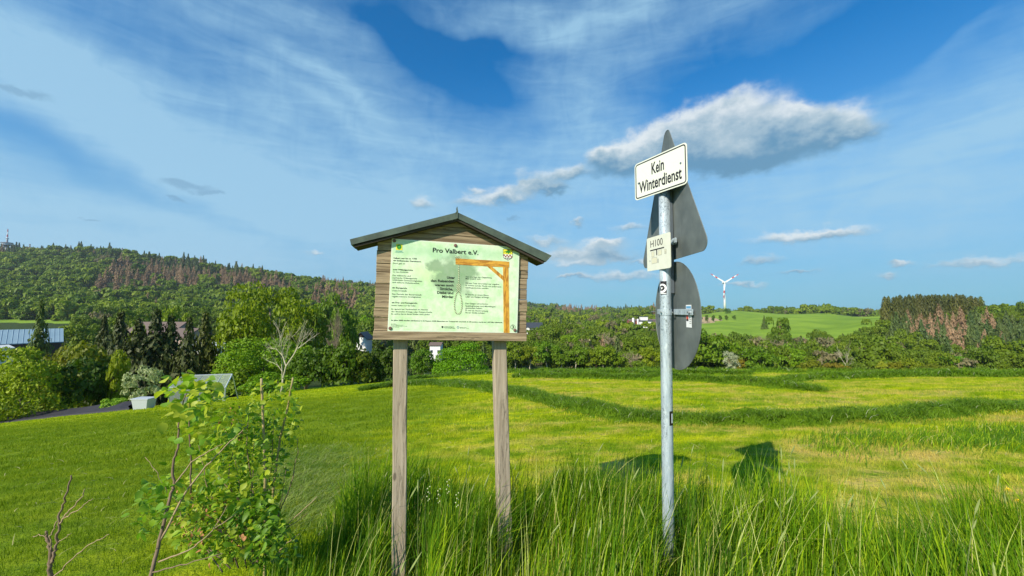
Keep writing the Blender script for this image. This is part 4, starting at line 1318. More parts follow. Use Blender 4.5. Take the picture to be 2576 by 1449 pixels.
edge = ((fx - .5)._m('ABSOLUTE')).smooth(.490, .493).max(((fz - .5)._m('ABSOLUTE')).smooth(.486, .490))
c = mix(t, edge * .85, c, (0.74, 0.80, 0.66))
setc(t, b, c); b.inputs['Roughness'].default_value = .35; b.inputs['Specular IOR Level'].default_value = .35
bm = bmesh.new(); add_box(bm, (0, -.002, 0), (pw, .0045, phh), .0008)
panel = from_bm('panel', bm, M_panel, board, loc=(px0, 0, pz0))
M_ink = plain('black_print', (0.014, 0.016, 0.014), .5, var=.05)
M_ink2 = plain('grey_print', (0.055, 0.075, 0.050), .5, var=.05)


def P_(zx, zy):
    x_, z_ = Q(zx, zy)
    return x_ - px0, z_ - pz0


def flat(name, poly, mat, lvl=1, parent=panel, thick=.0006):
    """a printed shape on the panel; poly in panel coordinates"""
    bm = bmesh.new(); y0 = -.002 - .0007 * lvl
    vs = [bm.verts.new((p[0], y0, p[1])) for p in poly]
    f = bm.faces.new(vs); f.normal_update()
    if f.normal.y > 0: f.normal_flip()
    return from_bm(name, bm, mat, parent)


def text_mesh(body, bold=0.0):
    cu = bpy.data.curves.new('text', 'FONT'); cu.body = body; cu.size = 1.0; cu.offset = bold; cu.resolution_u = 3
    o = bpy.data.objects.new('text', cu); col.objects.link(o)
    bpy.context.view_layer.update()
    me = bpy.data.meshes.new_from_object(o.evaluated_get(bpy.context.evaluated_depsgraph_get()))
    bpy.data.objects.remove(o)
    n = len(me.vertices); co = np.empty(n * 3); me.vertices.foreach_get('co', co); co = co.reshape(-1, 3)
    return me, co


def place_text(me, co, xform):
    """co: flat text coordinates; xform maps (n,2) to (n,3)"""
    v = xform(co[:, :2]); me.vertices.foreach_set('co', np.ascontiguousarray(v, np.float32).ravel()); me.update()


CAP = .66


def line_text(name, lines, mat, bold=.006, align='L', lvl=1.2):
    for l in lines: one_text(name, [l], mat, bold, lvl)


def one_text(name, lines, mat, bold=.006, lvl=1.2):
    """lines: (text, left baseline, right baseline, letter height) with zoom coordinates; all joined into one printed block"""
    Vs, Fs, off = [], [], 0
    for body, p0, p1, hz in lines:
        a_ = np.array(P_(*p0)); b_ = np.array(P_(*p1)); h_ = abs(P_(p0[0], p0[1])[1] - P_(p0[0], p0[1] - hz)[1])
        me, co = text_mesh(body, bold)
        x0_, x1_ = co[:, 0].min(), co[:, 0].max(); d = b_ - a_
        u = (co[:, 0] - x0_) / (x1_ - x0_)
        v = co[:, 1] / CAP * h_
        Vs.append(np.stack([a_[0] + d[0] * u, np.full(len(u), -.002 - .0007 * lvl), a_[1] + d[1] * u + v], -1))
        for p in me.polygons: Fs.append([i + off for i in p.vertices])
        off += len(co); bpy.data.meshes.remove(me)
    me = bpy.data.meshes.new(name); me.from_pydata(np.concatenate(Vs).tolist(), [], Fs); me.materials.append(mat)
    return link_mesh(name, me, None, panel)


line_text('title_lettering', [('Pro Valbert e.V.', (878, 514), (1312, 541), 40)], M_ink, .022)
line_text('body_lettering', [
    ('Valbert war bis ca. 1750', (503, 577), (726, 584), 13), ('ein bedeutender Gerichtsort.', (503, 599), (770, 611), 13),
    ('zwei Wibbelgerichte', (500, 685), (690, 692), 13), ('ein Buyrgericht', (493, 857), (635, 864), 13), ('ein Frei- und Femegericht', (488, 999), (732, 1005), 13),
    ('Im Jahre 2000 wurden mindestens in 65 Staaten 3.058 Menschen zur Todesstrafe verurteilt. In 28 Ländern wurde sie 1.457 Mal vollstreckt.', (484, 1166), (1543, 1188), 11)], M_ink, .016)
line_text('body_lettering', [
    ('Dort gab es:', (501, 626), (617, 630), 13), ('vor dem Kirchhoffe', (499, 707), (646, 712), 12),
    ('Das kölnische und', (497, 741), (668, 747), 13), ('märkische Wibbelgericht', (496, 764), (730, 772), 13), ('schlichtete Grenzstreitigkeiten', (496, 784), (776, 796), 13), ('und sicherte Hoheitsrechte.', (495, 807), (753, 817), 13),
    ('uf dem Kirchhoffe', (492, 885), (632, 889), 12), ('Das Gericht der Bauernschaft', (491, 918), (771, 927), 13), ('regelte kleinere Streitigkeiten.', (490, 941), (768, 948), 13),
    ('binnen Valbert vor der hallen', (486, 1025), (714, 1030), 12), ('Es sprach bei Verbrechen im Namen', (486, 1061), (832, 1067), 13), ('des deutschen Königs oder Kaisers Recht.', (485, 1084), (874, 1092), 13), ('Es wirkte bis in ferne Städte und Länder.', (485, 1107), (855, 1113), 13),
    ('Vor uns liegt der Galgenberg.', (1190, 754), (1440, 764), 13), ('Man erzählt sich:', (1190, 772), (1334, 777), 13),
    ('Ein zum Tode Verurteilter war vogelfrei.', (1190, 814), (1512, 827), 13), ('Er konnte auf der Flucht von jedermann', (1190, 835), (1528, 850), 13), ('niedergestochen werden.', (1190, 857), (1412, 865), 13),
    ('Er wurde an einem Baum', (1189, 922), (1407, 930), 13), ('oder am Galgen erhängt.', (1189, 944), (1415, 950), 13),
    ('Der Galgen soll zwischen', (1189, 1008), (1404, 1013), 13), ('Spädinghausen und Mittelhagen', (1189, 1031), (1474, 1038), 13), ('gestanden haben.', (1189, 1051), (1351, 1055), 13),
    ('Er war als Abschreckung', (1189, 1073), (1402, 1080), 13), ('bis zur Straße sichtbar.', (1189, 1094), (1376, 1100), 13)], M_ink2, .003)
line_text('verse_lettering', [
    ('Unter', (1013, 766), (1088, 769), 23), ('den Reisenden', (859, 796), (1080, 803), 23), ('waren auch', (896, 835), (1075, 840), 20), ('Strolche,', (947, 872), (1070, 878), 23),
    ('Diebe und', (920, 909), (1073, 914), 23), ('Mörder', (967, 948), (1075, 951), 23)], M_ink, .024)
line_text('number_lettering', [('3', (1630, 1239), (1650, 1240), 27)], M_ink, .012)
line_text('imprint_lettering', [('Herausgeber:', (481, 1198), (533, 1200), 6), ('Pro Valbert e.V.', (481, 1208), (598, 1210), 6), ('www.provalbert.de', (481, 1217), (636, 1220), 6), ('Heimatverein', (492, 1227), (558, 1229), 6),
                                ('Landesverband', (984, 1225), (1078, 1228), 8), ('Heimatpflege', (984, 1236), (1090, 1239), 8), ('Stiftung Kultur', (1136, 1230), (1198, 1232), 6), ('Märkischer Kreis', (1136, 1238), (1220, 1241), 6)], M_ink2, .004)


def circ(cx, cy, rx, ry, n=28, a0=0, a1=360):
    return [P_(cx + rx * math.cos(R(a0 + (a1 - a0) * k / n)), cy + ry * math.sin(R(a0 + (a1 - a0) * k / n))) for k in range(n)]


def ring(name, cx, cy, r0, r1, mat, lvl=1.2):
    bm = bmesh.new(); n = 32; y0 = -.002 - .0007 * lvl
    A_ = [bm.verts.new((p[0], y0, p[1])) for p in circ(cx, cy, r0, r0, n)]; B_ = [bm.verts.new((p[0], y0, p[1])) for p in circ(cx, cy, r1, r1, n)]
    for k in range(n): bm.faces.new((A_[k], A_[(k + 1) % n], B_[(k + 1) % n], B_[k]))
    return from_bm(name, bm, mat, panel)


ring('number_ring', 1640, 1226, 21, 23.5, M_ink)

# gallows and rope of the print
M_gallow, t, b = new_mat('orange_wood_print')
tc = t.nodes.new('ShaderNodeTexCoord'); g1 = noise(t, mapping(t, tc.outputs['Object'], (70, 1, 16)), 1.0, 5, .6, .5)
setc(t, b, mix(t, g1.smooth(.38, .62), (0.42, 0.17, 0.018), (0.76, 0.40, 0.050))); b.inputs['Roughness'].default_value = .4
M_gallowh, t, b = new_mat('orange_wood_print_beam')
tc = t.nodes.new('ShaderNodeTexCoord'); g1 = noise(t, mapping(t, tc.outputs['Object'], (16, 1, 70)), 1.0, 5, .6, .5)
setc(t, b, mix(t, g1.smooth(.38, .62), (0.42, 0.17, 0.018), (0.76, 0.40, 0.050))); b.inputs['Roughness'].default_value = .4
M_halo = plain('cream_print', (0.80, 0.76, 0.44), .5, var=.03)
flat('gallows_print_edge', [P_(*p) for p in [(1542, 660), (1604, 662), (1613, 1283), (1549, 1281)]], M_halo, .6)
flat('gallows_post_print', [P_(*p) for p in [(1546, 655), (1598, 655), (1608, 1282), (1553, 1280)]], M_gallow, 1.0)
flat('gallows_brace_print', [P_(*p) for p in [(1388, 644), (1440, 650), (1546, 740), (1548, 784)]], M_gallow, 1.3)
flat('gallows_beam_print', [P_(*p) for p in [(1094, 574), (1180, 579), (1400, 591), (1606, 606), (1606, 660), (1400, 650), (1180, 637), (1096, 630)]], M_gallowh, 1.6)
M_rope, t, b = new_mat('rope_print')
tc = t.nodes.new('ShaderNodeTexCoord'); wv = t.nodes.new('ShaderNodeTexWave'); wv.wave_type = 'BANDS'; wv.bands_direction = 'DIAGONAL'; wv.inputs['Scale'].default_value = 52
t.links.new(tc.outputs['Object'], wv.inputs['Vector'])
setc(t, b, mix(t, E(t, wv.outputs['Fac']).smooth(.25, .5), (0.14, 0.17, 0.08), (0.60, 0.68, 0.42))); b.inputs['Roughness'].default_value = .5


def ribbon(name, pts, w, mat, lvl=2.0, closed=False):
    """pts zoom coordinates, w full width in zoom pixels"""
    p = np.array(pts, float); n = len(p)
    if closed: tg = np.roll(p, -1, 0) - np.roll(p, 1, 0)
    else: tg = np.gradient(p, axis=0)
    tg /= np.linalg.norm(tg, axis=1, keepdims=True); nn_ = np.stack([-tg[:, 1], tg[:, 0]], -1)
    bm = bmesh.new(); y0 = -.002 - .0007 * lvl
    A_ = [bm.verts.new((*[P_(*q_)[0]], y0, P_(*q_)[1])) for q_ in p + nn_ * w / 2]; B_ = [bm.verts.new((P_(*q_)[0], y0, P_(*q_)[1])) for q_ in p - nn_ * w / 2]
    for k in range(n if closed else n - 1):
        bm.faces.new((A_[k], A_[(k + 1) % n], B_[(k + 1) % n], B_[k]))
    return from_bm(name, bm, mat, panel)


loop = []
for k in range(40):
    a_ = 2 * math.pi * k / 40
    y_ = -math.cos(a_); wd = math.sin(a_) * 44 * (0.35 + .65 * ((y_ + 1) / 2) ** .6)
    loop.append((1120 + wd, 990 + y_ * 112))
ribbon('rope_print', loop, 11, M_rope, closed=True)
ribbon('rope_print', [(1124, 634), (1125, 700), (1126, 760), (1126, 812)], 10, M_rope)
for k in range(5):
    ribbon('rope_print', [(1105, 822 + k * 11), (1124, 818 + k * 12), (1144, 824 + k * 11)], 10, M_rope, 2.2 + .1 * k)
ribbon('rope_print', [(1094, 556), (1110, 560), (1128, 556), (1146, 566)], 9, M_rope)
ribbon('rope_print', [(1092, 566), (1112, 570), (1135, 571)], 6, M_rope, 2.2)
# emblem: yellow square, green tree disc, turquoise word lines
M_yel = plain('yellow_print', (0.78, 0.72, 0.05), .5, var=.03); M_grn = plain('green_print', (0.03, 0.22, 0.02), .5, var=.1); M_teal = plain('teal_print', (0.10, 0.40, 0.34), .5, var=.05)
M_lgrn = plain('light_green_print', (0.08, 0.50, 0.06), .5, var=.05)
flat('emblem_print', [P_(*p) for p in [(532, 436), (592, 440), (589, 496), (528, 492)]], M_yel, 1)
flat('emblem_print', circ(560, 465, 22, 23), M_grn, 1.4)
flat('emblem_print', [P_(*p) for p in [(557, 448), (562, 448), (562, 492), (557, 492)]], M_lgrn, 1.8)
flat('emblem_print', [P_(*p) for p in [(552, 462), (568, 458), (568, 462), (552, 466)]], M_lgrn, 1.9)
line_text('emblem_lettering', [('PRO VALBERT', (528, 508), (590, 511), 8), ('Heimatverein', (519, 516), (600, 520), 7)], M_teal, .02)
# coat of arms
M_red = plain('red_print', (0.30, 0.03, 0.03), .5, var=.05); M_whi = plain('white_print', (0.78, 0.80, 0.72), .5, var=.03)
def shield(x0, x1, y0, ym, yb): return [(x0, y0), (x1, y0 + 5), (x1, ym), (x1 - 8, yb - 18), ((x0 + x1) / 2 + 10, yb - 3), ((x0 + x1) / 2, yb), ((x0 + x1) / 2 - 10, yb - 4), (x0 + 8, yb - 20), (x0, ym)]
flat('arms_print', [P_(*p) for p in shield(1546, 1637, 484, 556, 592)], M_ink, 1)
flat('arms_print', [P_(*p) for p in shield(1549, 1634, 487, 555, 588)], M_whi, 1.3)
flat('arms_print', [P_(*p) for p in [(1549, 487), (1634, 492), (1634, 537), (1549, 532)]], M_yel, 1.6)
flat('arms_print', [P_(*p) for p in [(1572, 524), (1576, 506), (1586, 498), (1604, 498), (1616, 508), (1620, 526), (1606, 520), (1598, 534), (1588, 520)]], M_grn, 1.9)
flat('arms_print', [P_(*p) for p in [(1552, 514), (1576, 503), (1578, 508), (1556, 518)]], M_grn, 1.9)
flat('arms_print', circ(1595, 494, 6, 6, 10), M_red, 2.2)
for ry_ in range(2):
    for k in range(6):
        if (k + ry_) % 2 == 0:
            x0_ = 1549 + k * 14.2; y0_ = 536 + ry_ * 13 + k * .8
            flat('arms_print', [P_(*p) for p in [(x0_, y0_), (x0_ + 14.2, y0_ + .8), (x0_ + 14.2, y0_ + 13.8), (x0_, y0_ + 13)]], M_red, 1.9)
flat('arms_print', [P_(*p) for p in [(1556, 570), (1626, 573), (1624, 577), (1558, 574)]], M_ink, 1.9)
flat('arms_print', [P_(*p) for p in [(1589, 563), (1593, 563), (1593, 590), (1589, 590)]], M_ink, 1.95)
flat('sponsor_print', [P_(*p) for p in [(962, 1216), (978, 1217), (978, 1230), (970, 1237), (962, 1230)]], M_ink, 1)
ring('sponsor_print', 1118, 1229, 7, 11, plain('blue_print', (0.03, 0.16, 0.30), .5), 1)
for zx, zy in ((514, 407), (1094, 451), (1639, 487), (474, 1237), (1658, 1256)):
    x_, z_ = P_(zx, zy)
    bm = bmesh.new(); add_tube(bm, [(x_, -.0015, z_), (x_, -.0062, z_), (x_, -.0082, z_)], [.0092, .0092, .0062], 14)
    o = from_bm('screw_cap', bm, M_screw, panel)

# ------------------------------------------------------------------ sign pole
M_galv, t, b = new_mat('galvanised_steel')
tc = t.nodes.new('ShaderNodeTexCoord'); ov = tc.outputs['Object']
g1 = noise(t, mapping(t, ov, (60, 60, 9)), 1.0, 5, .65, .3); g2 = noise(t, mapping(t, ov, (90, 90, 60)), 1.0, 4, .7, 1.2); g3 = noise(t, mapping(t, ov, (26, 26, 2.5)), 1.0, 3)
c = mix(t, g1.smooth(.3, .7), (0.34, 0.41, 0.46), (0.52, 0.60, 0.65))
c = mix(t, g2.smooth(.54, .60) * g3.smooth(.44, .56) * .85, c, (0.12, 0.15, 0.16))
c = mix(t, noise(t, mapping(t, ov, (45, 45, 22)), 1.0, 3).smooth(.55, .7) * .5, c, (0.62, 0.68, 0.70))
setc(t, b, c); b.inputs['Metallic'].default_value = .35; b.inputs['Roughness'].default_value = .5; bump(t, b, g2, .35, .002)
M_back, t, b = new_mat('grey_sign_back')
tc = t.nodes.new('ShaderNodeTexCoord'); g1 = noise(t, tc.outputs['Object'], 5, 5, .6); g2 = noise(t, mapping(t, tc.outputs['Object'], (60, 60, 4)), 1.0, 4)
c = mix(t, g1.smooth(.3, .7), (0.085, 0.100, 0.100), (0.150, 0.170, 0.165))
c = mix(t, g2.smooth(.58, .75) * .35, c, (0.22, 0.24, 0.23))
setc(t, b, c); b.inputs['Roughness'].default_value = .55; b.inputs['Metallic'].default_value = .1
M_face = plain('weathered_sign_white', (0.66, 0.68, 0.60), .5, var=.03, scale=14)
M_face2 = plain('weathered_plate_white', (0.62, 0.63, 0.54), .55, var=.06, scale=25)
M_black = plain('sign_black', (0.02, 0.018, 0.022), .5, var=.05)
M_rail = plain('dark_grey_rail', (0.10, 0.12, 0.14), .5, .3)
M_bolt = plain('steel_bolt', (0.35, 0.36, 0.36), .35, .8)

PY = 2.25
ptop = at(1671, 480, PY); pbot = at(1681.5, 1330, PY)
axis = (ptop - pbot).normalized()
pg = gz(pbot.x, pbot.y)
base_p = pbot + axis * ((pg - pbot.z) / axis.z)
pole = empty('sign_pole', base_p)
tag(pole, 'galvanised steel pole with a white no winter service sign and grey sign backs', 'sign pole')


def pl_(v): return Vector(v) - base_p


bm = bmesh.new()
top_p = pl_(ptop) + axis * .035
add_tube(bm, [axis * -.3, axis * .4, axis * .9, axis * 1.5, top_p], .0308, 28)
from_bm('pole_tube', bm, M_galv, pole, smooth=True)


def plate(name, C, u, hw, hh, rad, mat, th=.0025, seg=6, parent=pole, poly=None):
    """rounded plate centred on C, long side along u, upright; front faces n = u x z turned to the camera"""
    u = Vector(u).normalized(); w = Vector((0, 0, 1)); w = (w - u * w.dot(u)).normalized(); n = u.cross(w)
    if n.dot(CAMP - (Vector(C) + base_p)) < 0: n = -n
    if poly is None:
        poly = []
        for cx, cz_, a0 in ((hw - rad, hh - rad, 0), (-hw + rad, hh - rad, 90), (-hw + rad, -hh + rad, 180), (hw - rad, -hh + rad, 270)):
            for k in range(seg + 1): poly.append((cx + rad * math.cos(R(a0 + 90 * k / seg)), cz_ + rad * math.sin(R(a0 + 90 * k / seg))))
    bm = bmesh.new()
    A_ = [bm.verts.new(Vector(C) + u * p[0] + w * p[1] + n * th / 2) for p in poly]; B_ = [bm.verts.new(Vector(C) + u * p[0] + w * p[1] - n * th / 2) for p in poly]
    bm.faces.new(A_); bm.faces.new(list(reversed(B_)))
    for i in range(len(poly)): bm.faces.new((A_[i], B_[i], B_[(i + 1) % len(poly)], A_[(i + 1) % len(poly)]))
    bmesh.ops.recalc_face_normals(bm, faces=bm.faces)
    return from_bm(name, bm, mat, parent), (Vector(C), u, w, n)


def frame_ring(name, fr, hw, hh, rad, wid, off, mat, parent):
    C, u, w, n = fr; seg = 6
    def rr(hw, hh, rad):
        out = []
        for cx, cz_, a0 in ((hw - rad, hh - rad, 0), (-hw + rad, hh - rad, 90), (-hw + rad, -hh + rad, 180), (hw - rad, -hh + rad, 270)):
            for k in range(seg + 1): out.append((cx + rad * math.cos(R(a0 + 90 * k / seg)), cz_ + rad * math.sin(R(a0 + 90 * k / seg))))
        return out
    bm = bmesh.new(); o_, i_ = rr(hw, hh, rad), rr(hw - wid, hh - wid, max(.001, rad - wid))
    A_ = [bm.verts.new(C + u * p[0] + w * p[1] + n * off) for p in o_]; B_ = [bm.verts.new(C + u * p[0] + w * p[1] + n * off) for p in i_]
    m = len(o_)
    for k in range(m): bm.faces.new((A_[k], A_[(k + 1) % m], B_[(k + 1) % m], B_[k]))
    return from_bm(name, bm, mat, parent)


def sign_text(name, body, fr, x0, x1, z0, h, off, mat, parent, bold=.02):
    C, u, w, n = fr
    me, co = text_mesh(body, bold)
    X0, X1 = co[:, 0].min(), co[:, 0].max()
    a_ = x0 + (co[:, 0] - X0) / (X1 - X0) * (x1 - x0); b_ = z0 + co[:, 1] / CAP * h
    v = np.array(C)[None] + np.outer(a_, np.array(u)) + np.outer(b_, np.array(w)) + np.array(n * off)[None]
    me.vertices.foreach_set('co', np.ascontiguousarray(v, np.float32).ravel()); me.update(); me.materials.clear(); me.materials.append(mat); me.name = name
    return link_mesh(name, me, None, parent)


def bolt_at(C, n, r_=.006, L=.008, parent=pole, name='bolt', mat=None):
    bm = bmesh.new(); add_tube(bm, [Vector(C), Vector(C) + Vector(n) * L], r_, 6)
    return from_bm(name, bm, mat or M_bolt, parent)


# no winter service sign. right edge at (1727, 356..462), left edge at (1597, 414..502)
KR = (at(1728.5, 356, 2.05) + at(1730, 463, 2.05)) / 2; KL = (at(1595, 415, 2.39) + at(1600, 504, 2.39)) / 2
kc = (KR + KL) / 2; ku = (KR - KL); ku.z = 0; khw = (KR - KL).length / 2; khh = (at(1728.5, 356, 2.05) - at(1730, 463, 2.05)).length / 2
kw, fr = plate('no_winter_service_sign', pl_(kc), ku, khw, khh * .985, .022, M_face, .003)
kw['label'] = 'white rectangular sign with black frame reading Kein Winterdienst'
frame_ring('sign_border', fr, khw - .007, khh * .985 - .007, .018, .0068, .0022, M_black, kw)
sign_text('sign_lettering', 'Kein', fr, -.055, .037, .012, .062, .0024, M_black, kw, .022)
sign_text('sign_lettering', 'Winterdienst', fr, -.155, .155, -.074, .062, .0024, M_black, kw, .022)
for sx_, sz_ in ((-.158, -.012), (.150, .010)):
    C, u, w, n = fr; bolt_at(C + u * sx_ + w * sz_ + n * .0015, n, .0055, .004, kw)

# hydrant plate H100
HR = (at(1687, 581, 2.14) + at(1687.5, 674, 2.14)) / 2; HL = (at(1627.5, 601, 2.358) + at(1629, 684, 2.358)) / 2
hc = (HR + HL) / 2; hu = HR - HL; hu.z = 0; hhw = (HR - HL).length / 2; hhh = (at(1687, 581, 2.14) - at(1687.5, 674, 2.14)).length / 2 * .97
hp, fr = plate('hydrant_plate', pl_(hc), hu, hhw, hhh, .010, M_face2, .003)
hp['label'] = 'small off-white hydrant plate reading H 100 with a black T mark'
sign_text('plate_lettering', 'H100', fr, -hhw * .66, hhw * .40, hhh * .40, hhh * .38, .0022, M_black, hp, .0)
def bar(fr, x0, x1, z0, z1, off, mat, name, parent):
    C, u, w, n = fr; bm = bmesh.new()
    bm.faces.new([bm.verts.new(C + u * a_ + w * b_ + n * off) for a_, b_ in ((x0, z0), (x1, z0), (x1, z1), (x0, z1))])
    return from_bm(name, bm, mat, parent)
bar(fr, -hhw * .70, hhw * .50, hhh * .18, hhh * .25, .0022, M_black, 'plate_mark', hp)
bar(fr, -hhw * .16, -hhw * .08, -hhh * .14, hhh * .18, .0022, M_black, 'plate_mark', hp)
M_tape = plain('yellowed_tape', (0.60, 0.58, 0.44), .5, var=.04)
M_line = plain('grey_outline', (0.30, 0.31, 0.28), .6)
for x0, x1, z0, z1 in ((-.58, -.34, -.20, .12), (.0, .30, -.18, .13), (.52, .68, -.16, .10), (-.58, -.10, -.60, -.24)):
    bar(fr, hhw * x0, hhw * x1, hhh * z0, hhh * z1, .0019, M_line, 'tape_edge', hp)
    bar(fr, hhw * (x0 + .02), hhw * (x1 - .02), hhh * (z0 + .02), hhh * (z1 - .02), .0022, M_tape, 'tape', hp)
bar(fr, -hhw * .06, hhw * .02, -hhh * .60, -hhh * .36, .0022, M_line, 'plate_mark', hp)
bar(fr, hhw * .58, hhw * .62, -hhh * .14, hhh * .02, .0026, M_line, 'plate_mark', hp)
C, u, w, n = fr
bolt_at(C - u * hhw * .72 - w * hhh * .40 + n * .0015, n, .0035, .002, hp)

# triangular and round signs seen from behind; their plane runs almost along the view
SU = Vector((-.008, 1.0, 0)).normalized()
tp = at(1687, 328, 2.30)
tri_top, tri_bot = tp.z, at(1779, 628, 1.87).z
X_PL = .922
TH = (tri_top - tri_bot); TS = TH / .866
cY = 2.305
def rounded_tri(s, rad):
    h_ = s * .866; V3 = [(0, h_ / 2), (-s / 2, -h_ / 2), (s / 2, -h_ / 2)]
    ins = []
    g = (0, -h_ / 2 + h_ / 3)
    for v in V3:
        dx, dz = g[0] - v[0], g[1] - v[1]; L = math.hypot(dx, dz); ins.append((v[0] + dx / L * rad * 2, v[1] + dz / L * rad * 2))
    out = []
    for (c_, a0) in zip(ins, (30, 150, 270)):
        for k in range(9): out.append((c_[0] + rad * math.cos(R(a0 + 120 * k / 8)), c_[1] + rad * math.sin(R(a0 + 120 * k / 8))))
    return out
tri_s = .98
# apex rounding lowers the tip: grow the triangle so the rounded tip reaches tri_top
rad_ = .045
h_ = TH + rad_; s_ = h_ / .866
tc_ = Vector((X_PL, cY, tri_bot + h_ / 2))
ts, frt = plate('triangular_sign', pl_(tc_), SU, 0, 0, 0, M_back, .003, poly=rounded_tri(s_, rad_))
ts['label'] = 'grey back of a triangular road sign'
rc = at(1704, 787, 2.24); rr_top = at(1690, 660, 2.25); rr_bot = at(1707, 930, 2.22)
RRd = (rr_top.z - rr_bot.z) / 2; rcz = (rr_top.z + rr_bot.z) / 2
rs, frr = plate('round_sign', pl_((X_PL + .001, 2.24, rcz)), SU, 0, 0, 0, M_back, .003, poly=[(RRd * math.cos(R(k * 7.5)), RRd * math.sin(R(k * 7.5))) for k in range(48)])
rs['label'] = 'grey back of a round road sign, hung below the triangular one'
M_rim = plain('bright_edge', (0.55, 0.57, 0.55), .5)
# thin folded rim on each sign back
for nm, poly, fr_, par in (('sign_rim', rounded_tri(s_, rad_), frt, ts), ('sign_rim', [(RRd * math.cos(R(k * 7.5)), RRd * math.sin(R(k * 7.5))) for k in range(48)], frr, rs)):
    C, u, w, n = fr_; bm = bmesh.new(); pts = [C + u * p[0] + w * p[1] + n * .001 for p in poly]
    add_tube(bm, pts + [pts[0]], .0022, 5, cap=False); from_bm(nm, bm, M_back, par)
# vertical rail behind the pole and clamps
zr0, zr1 = at(1692, 738, 2.2).z, at(1687, 470, 2.2).z
bm = bmesh.new(); add_box(bm, pl_((.893, 2.232, zr0)), pl_((.919, 2.268, zr1)), .003); from_bm('mounting_rail', bm, M_rail, pole)
def clamp_bar(zc, y0, y1, xo, hh_, name='clamp_bar'):
    bm = bmesh.new(); add_box(bm, pl_((xo - .002, y0, zc - hh_)), pl_((xo + .002, y1, zc + hh_)), .001); return from_bm(name, bm, M_galv, pole)
zc = at(1700, 785, 2.2).z
pc = base_p + axis * ((zc - base_p.z) / axis.z)
bm = bmesh.new(); add_tube(bm, [pc - base_p - Vector((0, 0, .018)), pc - base_p + Vector((0, 0, .018))], .0335, 24); from_bm('pipe_clamp', bm, M_galv, pole)
cb = clamp_bar(zc + .001, 2.00, 2.235, .912, .0155)
cb2 = clamp_bar(zc + .001, 2.27, 2.46, .902, .0155)
for yy in (2.03,): bolt_at(pl_((.910, yy, zc)), (-1, 0, 0), .006, .014)
bolt_at(pl_((pc.x - .034, 2.235, zc)), (-.4, -.9, 0), .0045, .016); bolt_at(pl_((.862, 2.40, zc)), (-1, 0, 0), .005, .02)
bolt_at(pl_((pc.x + .020, 2.215, zc - .002)), (-.2, -.95, 0), .0045, .018)
zc2 = at(1692, 607, 2.2).z
pc2 = base_p + axis * ((zc2 - base_p.z) / axis.z)
bm = bmesh.new(); add_tube(bm, [pc2 - base_p - Vector((0, 0, .014)), pc2 - base_p + Vector((0, 0, .014))], .0330, 24); add_box(bm, pl_((pc2.x + .024, 2.16, zc2 - .012)), pl_((pc2.x + .030, 2.25, zc2 + .012))); from_bm('pipe_clamp', bm, M_galv, pole)
bm = bmesh.new(); add_box(bm, pl_((.905, 2.175, zc2 - .018)), pl_((.911, 2.225, zc2 + .018)), .002); from_bm('clamp_plate', bm, M_galv, pole); bolt_at(pl_((.905, 2.19, zc2)), (-1, 0, 0), .006, .006)

# stickers
def wrap(name, pxc, py0, py1, w, mat, lvl=1, x0=0.0, h0=0.0, h1=1.0, wd=1.0, parent=pole):
    """a sticker curved round the pole, facing the picture column pxc"""
    z0, z1 = at(1675, py1, 2.22).z, at(1675, py0, 2.22).z
    bm = bmesh.new(); cols_ = 10; rr_ = .0308 + .0004 * lvl
    ang0 = math.atan2(-.93, -.36) + pxc; rows_ = []
    for j in (h0, h1):
        zz = z0 + (z1 - z0) * j; c_ = axis * ((zz - base_p.z) / axis.z)
        rows_.append([bm.verts.new(c_ + Vector((math.cos(ang0 + (x0 + (k / cols_ - .5) * wd) * w), math.sin(ang0 + (x0 + (k / cols_ - .5) * wd) * w), 0)) * rr_) for k in range(cols_ + 1)])
    for k in range(cols_): bm.faces.new((rows_[0][k], rows_[0][k + 1], rows_[1][k + 1], rows_[1][k]))
    return from_bm(name, bm, mat, parent)
M_stw = plain('sticker_white', (0.75, 0.76, 0.78), .4, var=.02); M_stb = plain('sticker_black', (0.015, 0.012, 0.015), .4, var=.02)
M_stbl = plain('sticker_blue', (0.10, 0.32, 0.55), .4, var=.02); M_str = plain('sticker_red', (0.55, 0.06, 0.03), .4, var=.02)
st = wrap('sticker', -.42, 707, 741, 1.25, M_stb); st['label'] = 'black sticker with a white spiral on the pole'
wrap('sticker_line', -.42, 737, 739, 1.15, M_stw, 2, parent=st)
# white spiral on it
z0, z1 = at(1675, 741, 2.22).z, at(1675, 707, 2.22).z; zm = (z0 + z1) / 2; rh = (z1 - z0) * .36
bm = bmesh.new(); prev = None
for k in range(31):
    a_ = R(-120 + k * 8.6); rI, rO = rh * (.62 - .004 * k), rh * (1.05 - .008 * k)
    pair = []
    for q_ in (rI, rO):
        th = math.atan2(-.93, -.36) - .62 + math.cos(a_) * q_ / .031; zz = zm + math.sin(a_) * q_
        c_ = axis * ((zz - base_p.z) / axis.z); pair.append(bm.verts.new(c_ + Vector((math.cos(th), math.sin(th), 0)) * .0318))
    if prev: bm.faces.new((prev[0], pair[0], pair[1], prev[1]))
    prev = pair
vs = []
for dx_, dz_ in ((-.3, .25), (.25, .1), (-.1, -.35)):
    th = math.atan2(-.93, -.36) - .62 + dx_ * rh / .031; c_ = axis * ((zm + dz_ * rh - base_p.z) / axis.z); vs.append(bm.verts.new(c_ + Vector((math.cos(th), math.sin(th), 0)) * .0318))
bm.faces.new(vs)
from_bm('sticker_spiral', bm, M_stw, st)
st2 = wrap('sticker', .86, 1035, 1071, .9, M_stb); wrap('sticker_mark', .98, 1041, 1065, .35, M_stw, 2, parent=st2)
